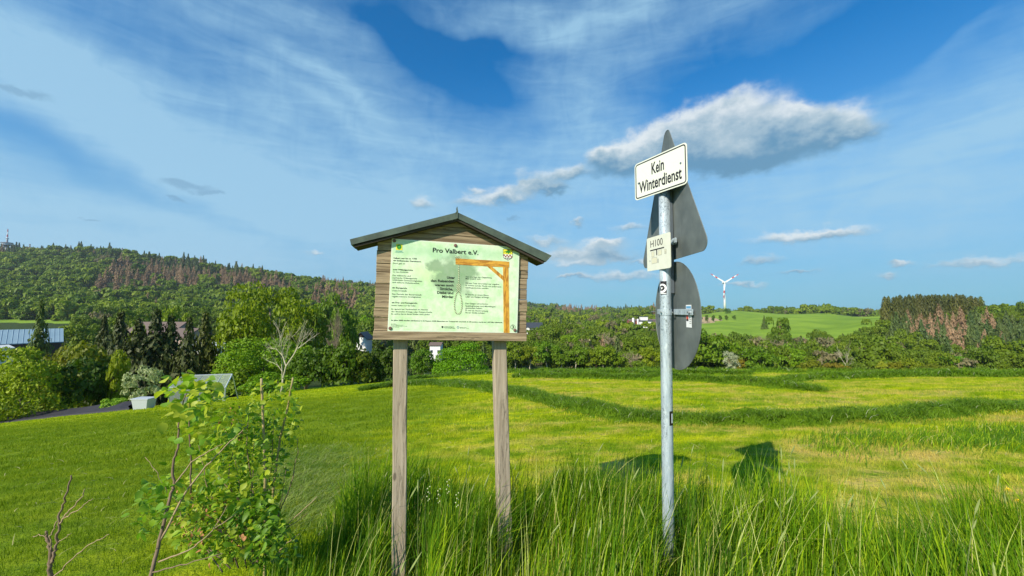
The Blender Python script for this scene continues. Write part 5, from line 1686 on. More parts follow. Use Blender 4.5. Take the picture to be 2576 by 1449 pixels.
# stickers on the round sign
def face_rect(name, y0, y1, pz0_, pz1_, mat, lvl, parent):
    zz0, zz1 = at(1735, pz1_, 2.06).z, at(1735, pz0_, 2.06).z
    bm = bmesh.new(); xx = X_PL + .001 - .0020 - .0005 * lvl
    bm.faces.new([bm.verts.new(pl_((xx, a_, b_))) for a_, b_ in ((y0, zz0), (y1, zz0), (y1, zz1), (y0, zz1))])
    return from_bm(name, bm, mat, parent)
s3 = face_rect('sticker', 2.035, 2.10, 767, 824, M_stw, 1, rs); s3['label'] = 'white sticker with a blue line and a red and black box'
face_rect('sticker_print', 2.040, 2.095, 770, 776, M_stbl, 2, s3)
face_rect('sticker_print', 2.072, 2.097, 793, 803, M_str, 2, s3); face_rect('sticker_print', 2.072, 2.097, 803, 808, M_stb, 2, s3)
for k in range(4): face_rect('sticker_print', 2.040, 2.062, 797 + k * 5, 799 + k * 5, M_line, 2, s3)


# ------------------------------------------------------------------ shrubs in front, left of the board
M_bstem = plain('brown_bark_stem', (0.19, 0.13, 0.085), .8, var=.25, scale=60)
M_cane, t, b = new_mat('peeled_cane')
tc = t.nodes.new('ShaderNodeTexCoord'); g1 = noise(t, mapping(t, tc.outputs['Object'], (40, 40, 6)), 1.0, 4); g2 = noise(t, tc.outputs['Object'], 60, 3)
c = mix(t, g1.smooth(.35, .65), (0.24, 0.20, 0.060), (0.42, 0.32, 0.17)); c = mix(t, g2.smooth(.60, .68) * .6, c, (0.12, 0.07, 0.05))
setc(t, b, c); b.inputs['Roughness'].default_value = .7
M_twigl = plain('pale_twig', (0.33, 0.24, 0.14), .8, var=.2, scale=60)
M_hazel = leafy('hazel_leaf', (0.14, 0.30, 0.020), (0.26, 0.40, 0.022), .42, .5, spec=.4)
M_elder = leafy('elder_leaf', (0.11, 0.235, 0.014), (0.19, 0.33, 0.018), .42, .5, spec=.4)
M_yleaf = leafy('yellow_green_leaf', (0.34, 0.42, 0.030), (0.46, 0.50, 0.045), .45, .5, spec=.4)
M_bleaf = plain('withered_leaf', (0.34, 0.16, 0.06), .8, var=.3, scale=40)


def leaf_mesh(name, mat, L=1.0, W=.62, fold=.18, curl=.25, tip=1.0):
    """an ovate leaf, length 1 along +y from its stalk, folded on the midrib"""
    prof = [(0.0, 0.02), (.12, .30), (.30, .47), (.52, .48), (.74, .34), (.90, .14), (1.0, 0.0)]
    V, Fc = [], []
    for y_, w_ in prof:
        z_ = -curl * y_ * y_
        V += [(-w_ * W * 1.03, y_ * L, z_ + fold * w_), (0, y_ * L, z_), (w_ * W * 1.03, y_ * L, z_ + fold * w_)]
    for k in range(len(prof) - 1):
        a_ = 3 * k
        Fc += [(a_, a_ + 1, a_ + 4, a_ + 3), (a_ + 1, a_ + 2, a_ + 5, a_ + 4)]
    me = bpy.data.meshes.new(name); me.from_pydata(V, [], Fc); me.materials.append(mat)
    me.polygons.foreach_set('use_smooth', [True] * len(me.polygons))
    return me


LEAFM = {'hazel': [leaf_mesh('leaf', M_hazel, W=.80, curl=.30), leaf_mesh('leaf', M_hazel, W=.72, curl=.12, fold=.10)],
         'yellow': [leaf_mesh('leaf', M_yleaf, W=.80, curl=.35)],
         'elder': [leaf_mesh('leaf', M_elder, W=.52, curl=.3), leaf_mesh('leaf', M_elder, W=.46, curl=.1, fold=.1)],
         'brown': [leaf_mesh('leaf', M_bleaf, W=.5, curl=.7, fold=.3)]}
lr = random.Random(21)
YO = [0.0]


def put_leaf(parent, p, kind, size, ori=None):
    me = lr.choice(LEAFM[kind])
    o = bpy.data.objects.new('leaf', me); col.objects.link(o); o.parent = parent
    o.location = Vector(p) - parent.location
    az_ = lr.uniform(0, 6.28); tilt = lr.gauss(-.25, .55)
    o.rotation_euler = (tilt, lr.gauss(0, .5), az_)
    s = size * lr.uniform(.65, 1.3); o.scale = (s, s, s)
    return o


def stem(parent, pts, w0, w1, mat, Y=1.85, name='stem', seed=0, amp=.0016):
    """pts: picture points of a stem that grows at about distance Y"""
    P3 = []
    for k, q_ in enumerate(pts):
        yy = (Y if len(q_) == 2 else q_[2]) + YO[0]
        P3.append(at(q_[0], q_[1], yy) - parent.location)
    W_ = wob(P3, 5, amp, seed); n = len(W_)
    bm = bmesh.new(); add_tube(bm, W_, [w0 + (w1 - w0) * k / (n - 1) for k in range(n)], 7)
    return from_bm(name, bm, mat, parent, smooth=True)


def ground_at_px(px, Y): return gz((px - 1288) / FPX * Y, Y)


def leaf_cloud(parent, n, box, Y, kinds, size, joined_from=None):
    """leaves inside an ellipse of the shrub: (px, py, rx, ry)"""
    out = []
    for k in range(n):
        a_ = lr.uniform(0, 6.28); q_ = lr.random() ** .55
        px = box[0] + math.cos(a_) * q_ * box[2]; py = box[1] + math.sin(a_) * q_ * box[3]
        out.append((at(px, py, Y + YO[0] + lr.gauss(0, .13)), lr.choice(kinds), size))
    return out


def build_leaves(parent, specs, single=300):
    """the first as parts of their own, the rest joined as one part"""
    lr.shuffle(specs)
    for p, kind, s in specs[:single]: put_leaf(parent, p, kind, s)
    rest = {}
    for p, kind, s in specs[single:]: rest.setdefault(kind, []).append((p, s))
    for kind, lst in rest.items():
        V, Fc = [], []; me0 = LEAFM[kind][0]; co = np.array([v.co[:] for v in me0.vertices]); fs = [list(p.vertices) for p in me0.polygons]
        for p, s in lst:
            M_ = (Matrix.Rotation(lr.uniform(0, 6.28), 3, 'Z') @ Matrix.Rotation(lr.gauss(0, .5), 3, 'Y') @ Matrix.Rotation(lr.gauss(-.25, .55), 3, 'X')) * (s * lr.uniform(.6, 1.25))
            v = co @ np.array(M_).T + np.array(Vector(p) - parent.location); o_ = sum(len(x_) for x_ in V)
            V.append(v); Fc += [[i + o_ for i in f] for f in fs]
        me = bpy.data.meshes.new('foliage'); me.from_pydata(np.concatenate(V).tolist(), [], Fc); me.materials.append(me0.materials[0])
        me.polygons.foreach_set('use_smooth', [True] * len(me.polygons))
        o = link_mesh('foliage', me, None, parent); o['kind'] = 'stuff'


# slanting young hazel at the left
hb = at(372, 1462, 1.72); hazel = empty('hazel_shrub', (hb.x, hb.y, gz(hb.x, hb.y)))
tag(hazel, 'slanting young shrub with grey-brown stems and large yellow-green leaves at its top', 'shrub')
stem(hazel, [(362, 1500, 1.70), (381, 1442, 1.72), (401, 1360, 1.76), (428, 1247, 1.80), (438, 1219, 1.82), (434, 1170, 1.83), (449, 1128, 1.84), (449, 1071, 1.86), (455, 1030, 1.88), (470, 985, 1.9)], .0085, .0022, M_bstem, seed=1)
stem(hazel, [(403, 1360, 1.76), (464, 1244, 1.82), (518, 1172, 1.86), (579, 1111, 1.90), (626, 1070, 1.95)], .0050, .0016, M_twigl, seed=2)
stem(hazel, [(438, 1219, 1.82), (482, 1161, 1.85), (536, 1129, 1.88), (560, 1117, 1.9)], .0034, .0014, M_twigl, seed=3)
stem(hazel, [(397, 1414, 1.74), (474, 1385, 1.76), (536, 1334, 1.8), (594, 1293, 1.85)], .0036, .0013, M_twigl, seed=4)
stem(hazel, [(536, 1334, 1.8), (556, 1300, 1.8), (572, 1273, 1.82)], .0020, .0010, M_twigl, seed=5)
stem(hazel, [(381, 1440, 1.72), (470, 1418, 1.70), (560, 1392, 1.7)], .0030, .0012, M_bstem, seed=6)
stem(hazel, [(480, 1240, 1.95), (480, 1132, 1.93), (474, 1045, 1.93), (480, 990, 1.93)], .0040, .0018, M_bstem, seed=7)
stem(hazel, [(420, 1240, 1.80), (395, 1190, 1.78), (365, 1150, 1.8)], .0016, .0008, M_twigl, seed=8)
sp_ = []
sp_ += leaf_cloud(hazel, 120, (480, 985, 74, 50), 1.90, ['hazel', 'yellow', 'hazel', 'yellow'], .042)
sp_ += leaf_cloud(hazel, 28, (462, 1040, 70, 40), 1.90, ['hazel', 'yellow'], .040)
sp_ += leaf_cloud(hazel, 14, (445, 1130, 45, 60), 1.86, ['hazel'], .034)
sp_ += leaf_cloud(hazel, 110, (405, 1250, 60, 60), 1.86, ['hazel', 'hazel', 'elder'], .034)
sp_ += leaf_cloud(hazel, 40, (365, 1300, 45, 60), 1.9, ['elder', 'hazel'], .032)
sp_ += leaf_cloud(hazel, 110, (530, 1060, 80, 60), 1.98, ['hazel', 'yellow'], .034)
build_leaves(hazel, sp_, 290)

# bushy elder with two cut canes
YO[0] = .28
eb = at(664, 1400, 2.13); elder = empty('elder_shrub', (eb.x, eb.y, gz(eb.x, eb.y)))
tag(elder, 'bushy green shrub with two tall cut canes standing up out of its leaves', 'shrub')
stem(elder, [(667, 1500, 1.80), (666, 1365, 1.82), (668, 1250, 1.82), (666, 1150, 1.82), (661, 1050, 1.82), (658, 952, 1.82)], .0082, .0058, M_cane, name='cut_cane', seed=11, amp=.0012)
stem(elder, [(672, 1400, 1.90), (675, 1323, 1.90), (688, 1220, 1.90), (705, 1100, 1.90), (722, 1030, 1.90), (737, 950, 1.90)], .0068, .0044, M_cane, name='cut_cane', seed=12, amp=.0012)
stem(elder, [(687, 1363, 1.8), (727, 1316, 1.8), (797, 1250, 1.8)], .0030, .0018, M_twigl, seed=13)
stem(elder, [(700, 1390, 1.8), (715, 1372, 1.8), (754, 1342, 1.8)], .0024, .0014, M_twigl, seed=14)
for k, (q0, q1, q2) in enumerate([((560, 1440), (500, 1350), (440, 1290)), ((600, 1430), (520, 1220), (500, 1120)), ((640, 1420), (720, 1330), (775, 1290)), ((620, 1430), (575, 1200), (600, 1060)), ((650, 1400), (740, 1200), (750, 1100)), ((580, 1430), (470, 1330), (430, 1230)),((640, 1420), (610, 1280), (590, 1150)), ((640, 1420), (560, 1330), (520, 1250)), ((650, 1420), (630, 1250), (640, 1080)), ((660, 1420), (700, 1300), (720, 1180)),
                                  ((640, 1430), (600, 1340), (560, 1300)), ((655, 1400), (680, 1200), (690, 1040)), ((655, 1400), (620, 1120), (625, 1040)), ((655, 1430), (585, 1240), (545, 1190))]):
    stem(elder, [(*q0, 1.85), (*q1, 1.9), (*q2, 1.93)], .0036, .0012, M_bstem, seed=20 + k, amp=.003)
sp_ = []
sp_ += leaf_cloud(elder, 850, (600, 1190, 125, 115), 1.95, ['elder', 'elder', 'hazel', 'yellow', 'yellow'], .036)
sp_ += leaf_cloud(elder, 330, (690, 1040, 70, 95), 1.95, ['elder', 'hazel', 'yellow', 'yellow'], .030)
sp_ += leaf_cloud(elder, 200, (650, 1110, 90, 60), 2.0, ['elder'], .032)
sp_ += leaf_cloud(elder, 850, (570, 1320, 150, 90), 1.90, ['elder', 'hazel', 'yellow', 'yellow'], .036)
sp_ += leaf_cloud(elder, 200, (640, 1290, 60, 50), 1.80, ['elder'], .042)
sp_ += leaf_cloud(elder, 220, (680, 1370, 70, 70), 1.80, ['elder'], .040)
sp_ += leaf_cloud(elder, 110, (560, 1330, 70, 95), 1.84, ['brown'], .022)
sp_ += leaf_cloud(elder, 60, (470, 1300, 40, 80), 1.84, ['brown'], .020)
sp_ += leaf_cloud(elder, 60, (600, 1060, 60, 40), 2.0, ['yellow', 'hazel', 'brown'], .022)
build_leaves(elder, sp_, 290)

# leafless shoots at the lower left
YO[0] = 0.0
def z5(zx, zy): return zx * .2505, 1086 + zy * .2505
bb = at(*z5(505, 1449), 1.62); shoot = empty('leafless_shrub', (bb.x, bb.y, gz(bb.x, bb.y)))
tag(shoot, 'small leafless shrub of forked brown shoots at the lower left', 'shrub')
for k, (pts, w0, w1, m_) in enumerate([
    ([(510, 1600), (505, 1449), (505, 1330), (495, 1150), (465, 1050), (460, 1000)], .0090, .0036, M_bstem), ([(515, 1325), (540, 1260), (562, 1150), (590, 950), (600, 820), (670, 620), (715, 440)], .0060, .0026, M_bstem),
    ([(600, 930), (640, 860), (750, 740), (830, 650), (855, 575)], .0036, .0014, M_twigl), ([(640, 870), (760, 800), (870, 715), (935, 670)], .0026, .0010, M_twigl), ([(570, 900), (530, 990), (510, 1060), (508, 1200)], .0024, .0020, M_twigl),
    ([(585, 1110), (640, 1070), (720, 1020)], .0018, .0010, M_twigl), ([(540, 1480), (560, 1440), (700, 1300), (890, 1140), (1000, 1085), (1095, 1030)], .0030, .0012, M_twigl), ([(330, 1055), (400, 1040), (465, 1050)], .0014, .0014, M_twigl),
    ([(510, 1240), (515, 1130), (500, 1060)], .0022, .0012, M_twigl)]):
    stem(shoot, [(*z5(*q_), 1.62) for q_ in pts], w0, w1, m_, seed=40 + k, amp=.002)

# ------------------------------------------------------------------ small flowers in the verge
M_white_fl = plain('cream_petals', (0.50, 0.52, 0.28), .6, var=.05); M_yel_fl = plain('yellow_petals', (0.80, 0.55, 0.01), .5, var=.05)
def nettle(px, py, Y, label):
    p = at(px, py, Y); g = gz(p.x, p.y); root = empty('white_flower', (p.x, p.y, g)); tag(root, label, 'flower', 'small pale flowers between the board posts')
    h = max(.12, p.z - g); bm = bmesh.new(); add_tube(bm, [(0, 0, 0), (.004, 0, h * .5), (0, 0, h)], .0018, 5); from_bm('stem', bm, M_elder, root)
    for k in range(7):
        zz = h - .012 * k - .004; a_ = k * 2.4
        bm = bmesh.new(); bmesh.ops.create_uvsphere(bm, u_segments=6, v_segments=4, radius=.0038)
        bmesh.ops.scale(bm, vec=(1, 1, .8), verts=bm.verts); bmesh.ops.translate(bm, vec=(math.cos(a_) * .007, math.sin(a_) * .007, zz), verts=bm.verts); from_bm('blossom', bm, M_white_fl, root)
nettle(1078, 1222, 2.05, 'cream flower spike right of the left post in the tall grass'); nettle(1104, 1228, 2.1, 'second cream flower in the tall grass, right of the first spike'); nettle(1127, 1205, 2.15, 'taller cream flower spike midway between the board posts'); nettle(1150, 1238, 2.1, 'short cream flower nearest to the right post')
def dandelion(px, py, Y, label):
    p = at(px, py, Y); g = gz(p.x, p.y); root = empty('dandelion', (p.x, p.y, g)); tag(root, label, 'flower', 'yellow flowers at the right edge')
    h = max(.1, p.z - g); bm = bmesh.new(); add_tube(bm, [(0, 0, 0), (0, .006, h * .6), (0, 0, h)], .002, 5); from_bm('stem', bm, M_straw, root)
    bm = bmesh.new()
    for k in range(22):
        a_ = k * 2.399; rr_ = .019 * (0.45 + .55 * (k % 3) / 2); c_, s_ = math.cos(a_), math.sin(a_)
        q_ = [(0, 0, h), (c_ * rr_ - s_ * .003, s_ * rr_ + c_ * .003, h + .010 - .006 * (k % 3)), (c_ * rr_ * 1.15, s_ * rr_ * 1.15, h + .009 - .006 * (k % 3)), (c_ * rr_ + s_ * .003, s_ * rr_ - c_ * .003, h + .010 - .006 * (k % 3))]
        bm.faces.new([bm.verts.new(v) for v in q_])
    from_bm('flower_head', bm, M_yel_fl, root)
dandelion(2536, 1232, 2.6, 'upper yellow dandelion at the right edge of the picture'); dandelion(2560, 1260, 2.6, 'lower yellow dandelion at the right edge of the picture')

# ------------------------------------------------------------------ garden things at the left
M_glass, t, b = new_mat('greenhouse_sheet')
setc(t, b, (0.62, 0.70, 0.74)); b.inputs['Roughness'].default_value = .25; b.inputs['Transmission Weight'].default_value = .55; b.inputs['Alpha'].default_value = .45
M_frame = plain('aluminium_frame', (0.50, 0.54, 0.56), .4, .4)
M_tub = plain('pale_grey_plastic', (0.42, 0.45, 0.48), .5, var=.04)
M_tarp = plain('black_ground_fabric', (0.030, 0.028, 0.036), .8, var=.2, scale=3)


def bars(name, segs, r_, mat, parent, sides=4):
    for a_, b_ in segs:
        bm = bmesh.new(); add_tube(bm, [a_, b_], r_, sides); from_bm(name, bm, mat, parent)


GD = 25.0
g0 = at(424, 1008, GD); g1_ = at(566, 1004, GD); gw = g1_.x - g0.x
gg = min(gz(g0.x, GD), gz(g1_.x, GD))
gh = empty('cold_frame', ((g0.x + g1_.x) / 2, GD, gg)); tag(gh, 'small greenhouse frame with pale clear panes behind the young shrubs', 'greenhouse')
zt = at(430, 950, GD).z - gg; zm_ = at(430, 975, GD).z - gg; hw = gw / 2
A0, A1, A2 = Vector((-hw, 0, 0)), Vector((-hw, .0, zm_)), Vector((-hw + .25, .7, zt))
B0, B1, B2 = Vector((hw, 0, 0)), Vector((hw, .0, zm_)), Vector((hw - .10, .7, zt + .1))
A3, B3 = Vector((-hw + .25, 1.4, 0)), Vector((hw - .1, 1.4, 0))
bars('frame_bar', [(A0, A1), (A1, A2), (B0, B1), (B1, B2), (A2, B2), (A1, B1), (A0, B0), (A2, A3), (B2, B3)], .035, M_frame, gh)
for k in range(5):
    f = k / 5; f2 = (k + 1) / 5
    for (a_, b_), (c_, d_) in (((A0, B0), (A1, B1)), ((A1, B1), (A2, B2))):
        if k == 3 and a_ is A0: continue
        q_ = [a_.lerp(b_, f + .01), a_.lerp(b_, f2 - .01), c_.lerp(d_, f2 - .01), c_.lerp(d_, f + .01)]
        bm = bmesh.new(); bm.faces.new([bm.verts.new(v + Vector((0, .01, 0))) for v in q_]); from_bm('pane', bm, M_glass, gh)
    bars('frame_bar', [(A0.lerp(B0, f2), A1.lerp(B1, f2)), (A1.lerp(B1, f2), A2.lerp(B2, f2))], .022, M_frame, gh)

TD = 26.0
c0 = at(340, 1020, TD); c1 = at(384, 1016, TD); tg_ = min(gz(c0.x, TD), gz(c1.x, TD))
tub = empty('garden_tub', ((c0.x + c1.x) / 2, TD, tg_)); tag(tub, 'pale grey plastic tub standing on the lawn below the blossoming shrub', 'tub')
hw = (c1.x - c0.x) / 2; th_ = at(360, 1001, TD).z - tg_
bm = bmesh.new(); add_box(bm, (-hw, -.35, 0), (hw, .35, th_), .05)
for v in bm.verts:
    if v.co.z < th_ * .3: v.co.x *= .80; v.co.y *= .8
from_bm('tub_body', bm, M_tub, tub)
bm = bmesh.new(); add_box(bm, (-hw * 1.03, -.38, th_ - .05), (hw * 1.03, .38, th_ + .012), .02); from_bm('rim', bm, M_tub, tub)

# black ground fabric over a low bank
tv = [(-260, 1074, 1060, 29.5), (-120, 1072, 1056, 29.5), (0, 1068, 1052, 29.5), (60, 1065, 1049, 29.5), (120, 1060, 1044, 29.5), (190, 1054, 1037, 29.5), (250, 1046, 1027, 29.0), (300, 1034, 1022, 28.5), (322, 1027, 1022, 28.5)]
bm = bmesh.new(); rws = []
for px, yb, yt, D in tv:
    p0 = at(px, yb, D - 1.2); p1 = at(px, yt, D); z0_ = gz(p0.x, p0.y)
    z1_ = max(p1.z, gz(p1.x, p1.y) + .05)
    pts_ = [(p0.x, p0.y, z0_ - .05), (p0.x, p0.y + .1, z0_ + .12), (p1.x, p1.y, z1_), (p1.x * 1.02, p1.y + 1.2, z1_ + .08), (p1.x * 1.03, p1.y + 1.6, gz(p1.x, p1.y + 1.6) - .1)]
    rws.append([bm.verts.new(q_) for q_ in pts_])
for a_, b_ in zip(rws, rws[1:]):
    for k in range(4): bm.faces.new((a_[k], b_[k], b_[k + 1], a_[k + 1]))
o = from_bm('ground_fabric', bm, M_tarp); tag(o, 'black ground fabric laid over a low bank at the edge of the left lawn', 'ground fabric')
tree('low', 285, 1010, 60, 29.5, 'low pale-leaved plant at the right end of the black ground fabric', (2.0, 2.0, 3.0))

# ------------------------------------------------------------------ houses
M_wwall = plain('white_render', (0.78, 0.78, 0.74), .8, var=.03, scale=2); M_pwall = plain('pinkish_render', (0.45, 0.34, 0.27), .8, var=.04, scale=2)
M_slate = plain('slate_roof', (0.050, 0.058, 0.070), .55, var=.15, scale=3); M_brn = plain('brown_tile_roof', (0.16, 0.115, 0.095), .7, var=.12, scale=3)
M_bluer, t, b = new_mat('blue_grey_sheet_roof')
tc = t.nodes.new('ShaderNodeTexCoord'); g1 = noise(t, mapping(t, tc.outputs['Object'], (.8, .3, .3)), 1.0, 5); setc(t, b, mix(t, g1, (0.17, 0.27, 0.34), (0.27, 0.38, 0.45))); b.inputs['Roughness'].default_value = .5
M_dark = plain('dark_boards', (0.060, 0.042, 0.034), .8, var=.15, scale=4); M_pane = plain('window_glass', (0.03, 0.04, 0.05), .15, var=.02, spec=.8); M_brick = plain('red_brick', (0.23, 0.085, 0.055), .8, var=.15, scale=8)


def house(name, px, D, w, d, y_ridge, y_eave, wall, roof, label, rz=0.0, cat='house', gable_front=False, wins=(), over=.4, timber=None, seams=0):
    """w across, d deep; ridge along x unless gable_front; heights from the picture rows of ridge and eave"""
    p = at(px, y_ridge, D); g = min(gz(p.x, D), gz(p.x + w / 2, D), gz(p.x - w / 2, D)) - .3
    ze = at(px, y_eave, D).z - g; zr = p.z - g
    root = empty(name, (p.x, D, g), rz); tag(root, label, cat)
    hx, hy = w / 2, d / 2
    bm = bmesh.new()
    if gable_front:
        prof = [(-hx, 0), (hx, 0), (hx, ze), (0, zr), (-hx, ze)]; add_prism(bm, prof, -hy, hy)
    else:
        add_prism(bm, [(-hy, 0), (hy, 0), (hy, ze), (0, zr), (-hy, ze)], -hx, hx)
        for v in bm.verts: v.co = Vector((v.co.y, v.co.x, v.co.z))
        bmesh.ops.recalc_face_normals(bm, faces=bm.faces)
    from_bm('wall', bm, wall, root)
    hw_, hl = (hx, hy) if gable_front else (hy, hx)
    sl = (zr - ze) / hw_; th_ = .18
    for s_ in (-1, 1):
        bm = bmesh.new()
        prof = [(0, zr + .03), (s_ * (hw_ + over), ze - over * sl + .03), (s_ * (hw_ + over), ze - over * sl + .03 + th_), (0, zr + .03 + th_)]
        add_prism(bm, prof, -hl - over, hl + over)
        if not gable_front:
            for v in bm.verts: v.co = Vector((v.co.y, v.co.x, v.co.z))
            bmesh.ops.recalc_face_normals(bm, faces=bm.faces)
        rf = from_bm('roof', bm, roof, root)
        if seams and s_ == -1:
            for k in range(seams):
                xx = -hl + 2 * hl * (k + .5) / seams; bm = bmesh.new()
                add_tube(bm, [(xx, -.02, zr + th_ + .05), (xx, -hw_ - over, ze - over * sl + th_ + .05)], .05, 4); from_bm('roof_seam', bm, roof, rf)
    for wx, wz, ww, wh in wins:
        bm = bmesh.new(); add_box(bm, (wx - ww / 2, -hy - .04, wz), (wx + ww / 2, -hy + .02, wz + wh)); fr_ = from_bm('window', bm, M_frame, root)
        bm = bmesh.new(); add_box(bm, (wx - ww / 2 + .08, -hy - .07, wz + .08), (wx + ww / 2 - .08, -hy - .045, wz + wh - .08)); from_bm('pane', bm, M_pane, fr_)
    if timber is not None:
        bm = bmesh.new(); add_prism(bm, [(-hx * .78, ze + (zr - ze) * .22), (hx * .78, ze + (zr - ze) * .22), (0, zr)], -hy - .08, -hy - .01); from_bm('gable_boards', bm, timber, root)
    return root


house('barn', 80, 96, 9.5, 11, 830, 860, M_dark, M_bluer, 'long barn with a blue-grey sheet roof at the far left behind the garden', rz=R(50), over=.3, cat='barn', seams=12)
house('shed', -2, 84, 2.6, 3, 871, 878, M_wwall, M_wwall, 'tiny white gable cut by the left edge below the barn roof', gable_front=True, cat='shed', over=.1)
house('house', 412, 84, 9, 8, 812, 840, M_pwall, M_brn, 'brown-roofed house half hidden behind the dark spruces', wins=((2.8, 3.0, 1.1, 1.2), (-2.8, 3.0, 1.1, 1.2)))
house('house', 455, 80, 7, 7, 828, 846, M_pwall, M_brn, 'lower pinkish wing right of the brown-roofed house', wins=((-1, 2.0, 1.2, 1.2),))
house('house', 535, 68, 5.5, 5, 862, 872, M_wwall, M_tub, 'pale low building showing through the branches left of the big maple', wins=((-1.2, 1.6, .9, .9), (1.2, 1.6, .9, .9)))
house('house', 916, 146, 3.9, 6, 836, 850, M_wwall, M_slate, 'small white gabled house just left of the board', gable_front=True, wins=((.1, 2.4, 1.0, 1.7),), timber=M_dark, over=.55)
house('house', 1340, 255, 12, 9, 812, 824, M_tub, M_slate, 'slate-roofed house at the right edge of the board, lower wall pale', rz=.25, wins=((3.6, 2.5, 1.6, 1.6), (1.0, 2.5, 1.2, 1.4)))
house('house', 1326, 250, 5, 7, 822, 829, M_wwall, M_slate, 'white gable peeping out at the right edge of the board', gable_front=True)
house('shed', 1603, 204, 3.8, 3, 868, 870, M_brick, M_tub, 'small red-brown shed on the little meadow left of the pole', cat='shed', over=.5)
house('barn', 1594, 520, 14.5, 12, 803, 807, M_brick, M_brn, 'long brownish barn of the white farm on the far slope', cat='barn')
house('barn', 1622, 516, 17, 9, 806, 808.5, M_wwall, M_slate, 'low white farm building in the middle of the far farm', cat='barn', wins=tuple((-7 + 2.8 * k, 1.6, 1.0, .8) for k in range(6)))
house('barn', 1619, 530, 9, 7, 796.5, 797.2, M_wwall, M_slate, 'tall white block above the low farm building', cat='barn')
house('barn', 1558, 518, 9.5, 8, 804.5, 807, M_wwall, M_brn, 'white barn at the left end of the far farm', cat='barn')
house('barn', 1644, 524, 12, 9, 803, 806, M_brn, M_brn, 'brown barn at the right end of the far farm beside the pole', cat='barn')
house('house', 1880, 146, 4.0, 5, 876, 885, M_wwall, M_slate, 'slate roof between the trees right of the big broad tree')
house('house', 1814, 140, 3.4, 4, 886, 893, M_dark, M_slate, 'dark little roof behind the white-blossoming tree')
house('house', 1098, 140, 3.6, 5, 862, 867, M_wwall, M_brn, 'white house glimpsed between the posts just under the board', wins=((-1.2, 3.0, .9, 1), (1.2, 3.0, .9, 1)))
for px, yt, w_, lb in ((1593, 799.5, 5.5, 'taller pale silo of the far farm'), (1604.5, 802, 4, 'smaller pale silo of the far farm')):
    p = at(px, yt, 512); g = gz(p.x, 512); r_ = w_ / FPX * 512 / 2; H = p.z - g; bm = bmesh.new()
    add_tube(bm, [(0, 0, 0), (0, 0, H - r_ * .7), (0, 0, H - r_ * .3), (0, 0, H)], [r_, r_, r_ * .8, r_ * .25], 14)
    root = empty('silo', (p.x, 512, g)); tag(root, lb, 'silo', 'silos of the far farm'); from_bm('silo_body', bm, M_wwall, root)

# ------------------------------------------------------------------ wind turbine
M_tw, t, b = new_mat('turbine_tower')
tc = t.nodes.new('ShaderNodeTexCoord'); X_, Y_, Z_ = sep(t, tc.outputs['Generated'])
setc(t, b, mix(t, Z_.smooth(.26, .0), (0.80, 0.80, 0.78), (0.16, 0.34, 0.08))); b.inputs['Roughness'].default_value = .4
M_bl = plain('blade_white', (0.80, 0.80, 0.80), .4, var=.01); M_blr = plain('blade_red', (0.62, 0.06, 0.04), .4, var=.02)
WD = 880.0
hubp = at(1820, 711, WD); wg = gz(hubp.x, WD)
wt = empty('wind_turbine', (hubp.x + 1.5, WD, wg - 1)); tag(wt, 'white wind turbine with red-banded blades on the meadow hilltop', 'wind turbine')
HH = hubp.z - wg + 1
bm = bmesh.new(); add_tube(bm, [(0, 0, 0), (0, 0, HH * .5), (0, 0, HH - 1)], [2.7, 2.0, 1.3], 16); from_bm('tower', bm, M_tw, wt, smooth=True)
bm = bmesh.new(); add_box(bm, (-2, -4, HH - 2.2), (2, 6, HH + 2), .8); from_bm('nacelle', bm, M_bl, wt)
bm = bmesh.new(); add_tube(bm, [(-1.5, -4, HH), (-1.5, -5.5, HH), (-1.5, -7, HH)], [2.2, 2.0, .6], 12); hub = from_bm('hub', bm, M_bl, wt)
for vx, vz in ((-35, 22), (35, 21), (-4, -39)):
    L = math.hypot(vx, vz) / FPX * WD; d = Vector((vx, 0, vz)).normalized(); c_ = Vector((-d.z, 0, d.x)); h0 = Vector((-1.5, -5.5, HH))
    segs = [(0, .12, 1.3, M_bl), (.12, .52, 2.6, M_bl), (.52, .68, 2.0, M_blr), (.68, .84, 1.5, M_bl), (.84, 1.0, 1.0, M_blr)]
    wid = lambda f: 1.1 + 4.2 * f if f < .12 else (1.1 + .5) * 1.0 + 2.0 * (1 - (f - .12) / .88)
    bl_root = None
    for k, (f0, f1, w_, m_) in enumerate(segs):
        w0_, w1_ = wid(f0) * .45, wid(f1) * .45 if f1 < 1 else .3
        bm = bmesh.new(); P4 = [h0 + d * L * f0 - c_ * w0_, h0 + d * L * f0 + c_ * w0_, h0 + d * L * f1 + c_ * w1_, h0 + d * L * f1 - c_ * w1_]
        A_ = [bm.verts.new(v + Vector((0, -.3, 0))) for v in P4]; B_ = [bm.verts.new(v + Vector((0, .3, 0))) for v in P4]
        bm.faces.new(A_); bm.faces.new(list(reversed(B_)))
        for i in range(4): bm.faces.new((A_[(i + 1) % 4], A_[i], B_[i], B_[(i + 1) % 4]))
        bmesh.ops.recalc_face_normals(bm, faces=bm.faces)
        if bl_root is None: bl_root = from_bm('blade', bm, m_, wt)
        else: from_bm('blade_band', bm, m_, bl_root)

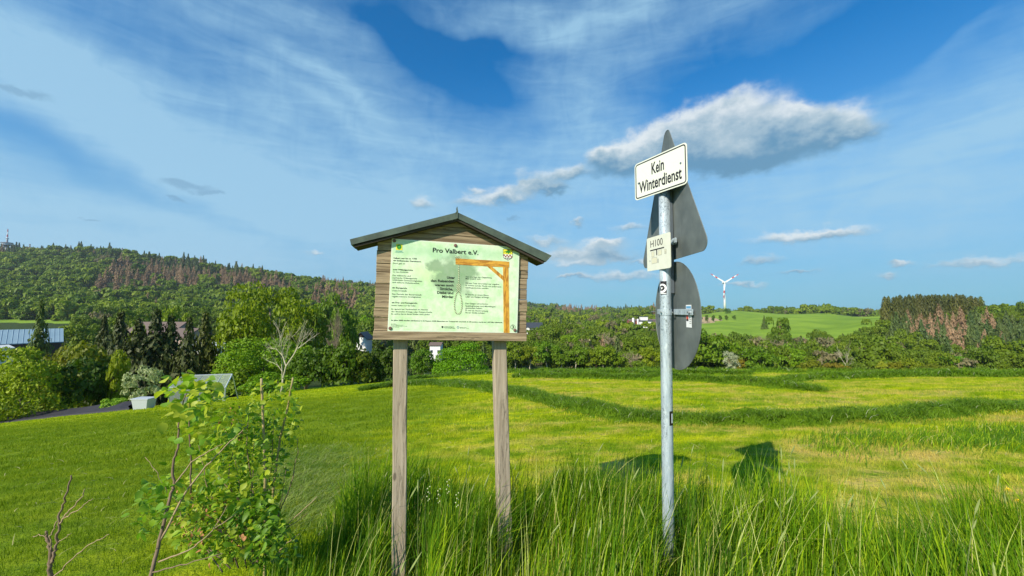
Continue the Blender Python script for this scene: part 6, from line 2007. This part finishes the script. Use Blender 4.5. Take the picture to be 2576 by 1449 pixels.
# ------------------------------------------------------------------ broadcasting tower on the wooded hill
M_twg = plain('tower_concrete', (0.30, 0.30, 0.33), .8); M_mred = plain('mast_red', (0.40, 0.08, 0.10), .5); M_ring = plain('tower_ring_white', (0.72, 0.74, 0.78), .5, var=.02); M_rdk = plain('tower_ring_dark', (0.10, 0.12, 0.14), .6)
TVD = 980.0
tt = at(20, 576, TVD); tgz = gz(tt.x, TVD); tv_ = empty('radio_tower', (tt.x, TVD, tgz)); tag(tv_, 'radio tower with a round platform and red and white mast on the wooded hilltop', 'tower')
zz = lambda y: at(20, y, TVD).z - tgz
k_ = TVD / FPX
bm = bmesh.new(); add_tube(bm, [(0, 0, 0), (0, 0, zz(621)), (0, 0, zz(610))], [3.6 * k_ * .8, 3.2 * k_ * .8, 2.4 * k_], 14); from_bm('shaft', bm, M_twg, tv_)
bm = bmesh.new(); add_tube(bm, [(0, 0, zz(619)), (0, 0, zz(616.5)), (0, 0, zz(616.2))], [4 * k_, 11.0 * k_, 10 * k_], 28); from_bm('platform_underside', bm, M_rdk, tv_)
bm = bmesh.new(); add_tube(bm, [(0, 0, zz(616.2)), (0, 0, zz(612))], [8.6 * k_, 9.6 * k_], 28); from_bm('platform', bm, M_ring, tv_)
bm = bmesh.new(); add_tube(bm, [(0, 0, zz(612)), (0, 0, zz(610.2))], [11.2 * k_, 9.8 * k_], 28); from_bm('platform_deck', bm, M_rdk, tv_)
ys_ = [610, 603, 596, 590, 583, 576]
for k in range(5):
    r0_, r1_ = 2.0 - .25 * k, 1.75 - .25 * k
    bm = bmesh.new(); add_tube(bm, [(0, 0, zz(ys_[k])), (0, 0, zz(ys_[k + 1]))], [r0_ * k_, r1_ * k_ * .9], 8); from_bm('mast_section', bm, (M_twg, M_ring, M_mred, M_ring, M_mred)[k], tv_)
bm = bmesh.new(); add_tube(bm, [(0, 0, zz(601)), (0, 0, zz(599.5))], 3.0 * k_, 10); from_bm('gallery', bm, M_twg, tv_)

# ------------------------------------------------------------------ thin summer haze over the valley
hz = bpy.data.materials.new('air'); hz.use_nodes = True; t = hz.node_tree; t.nodes.clear()
pv = t.nodes.new('ShaderNodeVolumePrincipled'); pv.inputs['Color'].default_value = (0.80, 0.90, 1.0, 1); pv.inputs['Density'].default_value = 0.00008; pv.inputs['Anisotropy'].default_value = 0.2
mo = t.nodes.new('ShaderNodeOutputMaterial'); t.links.new(pv.outputs[0], mo.inputs['Volume'])
bm = bmesh.new(); add_box(bm, (-3800, -3800, float(GZ.min()) - 4), (3800, 3800, 330))
o = from_bm('haze', bm, hz); o['kind'] = 'stuff'; o['label'] = 'thin bluish haze over the far hills'
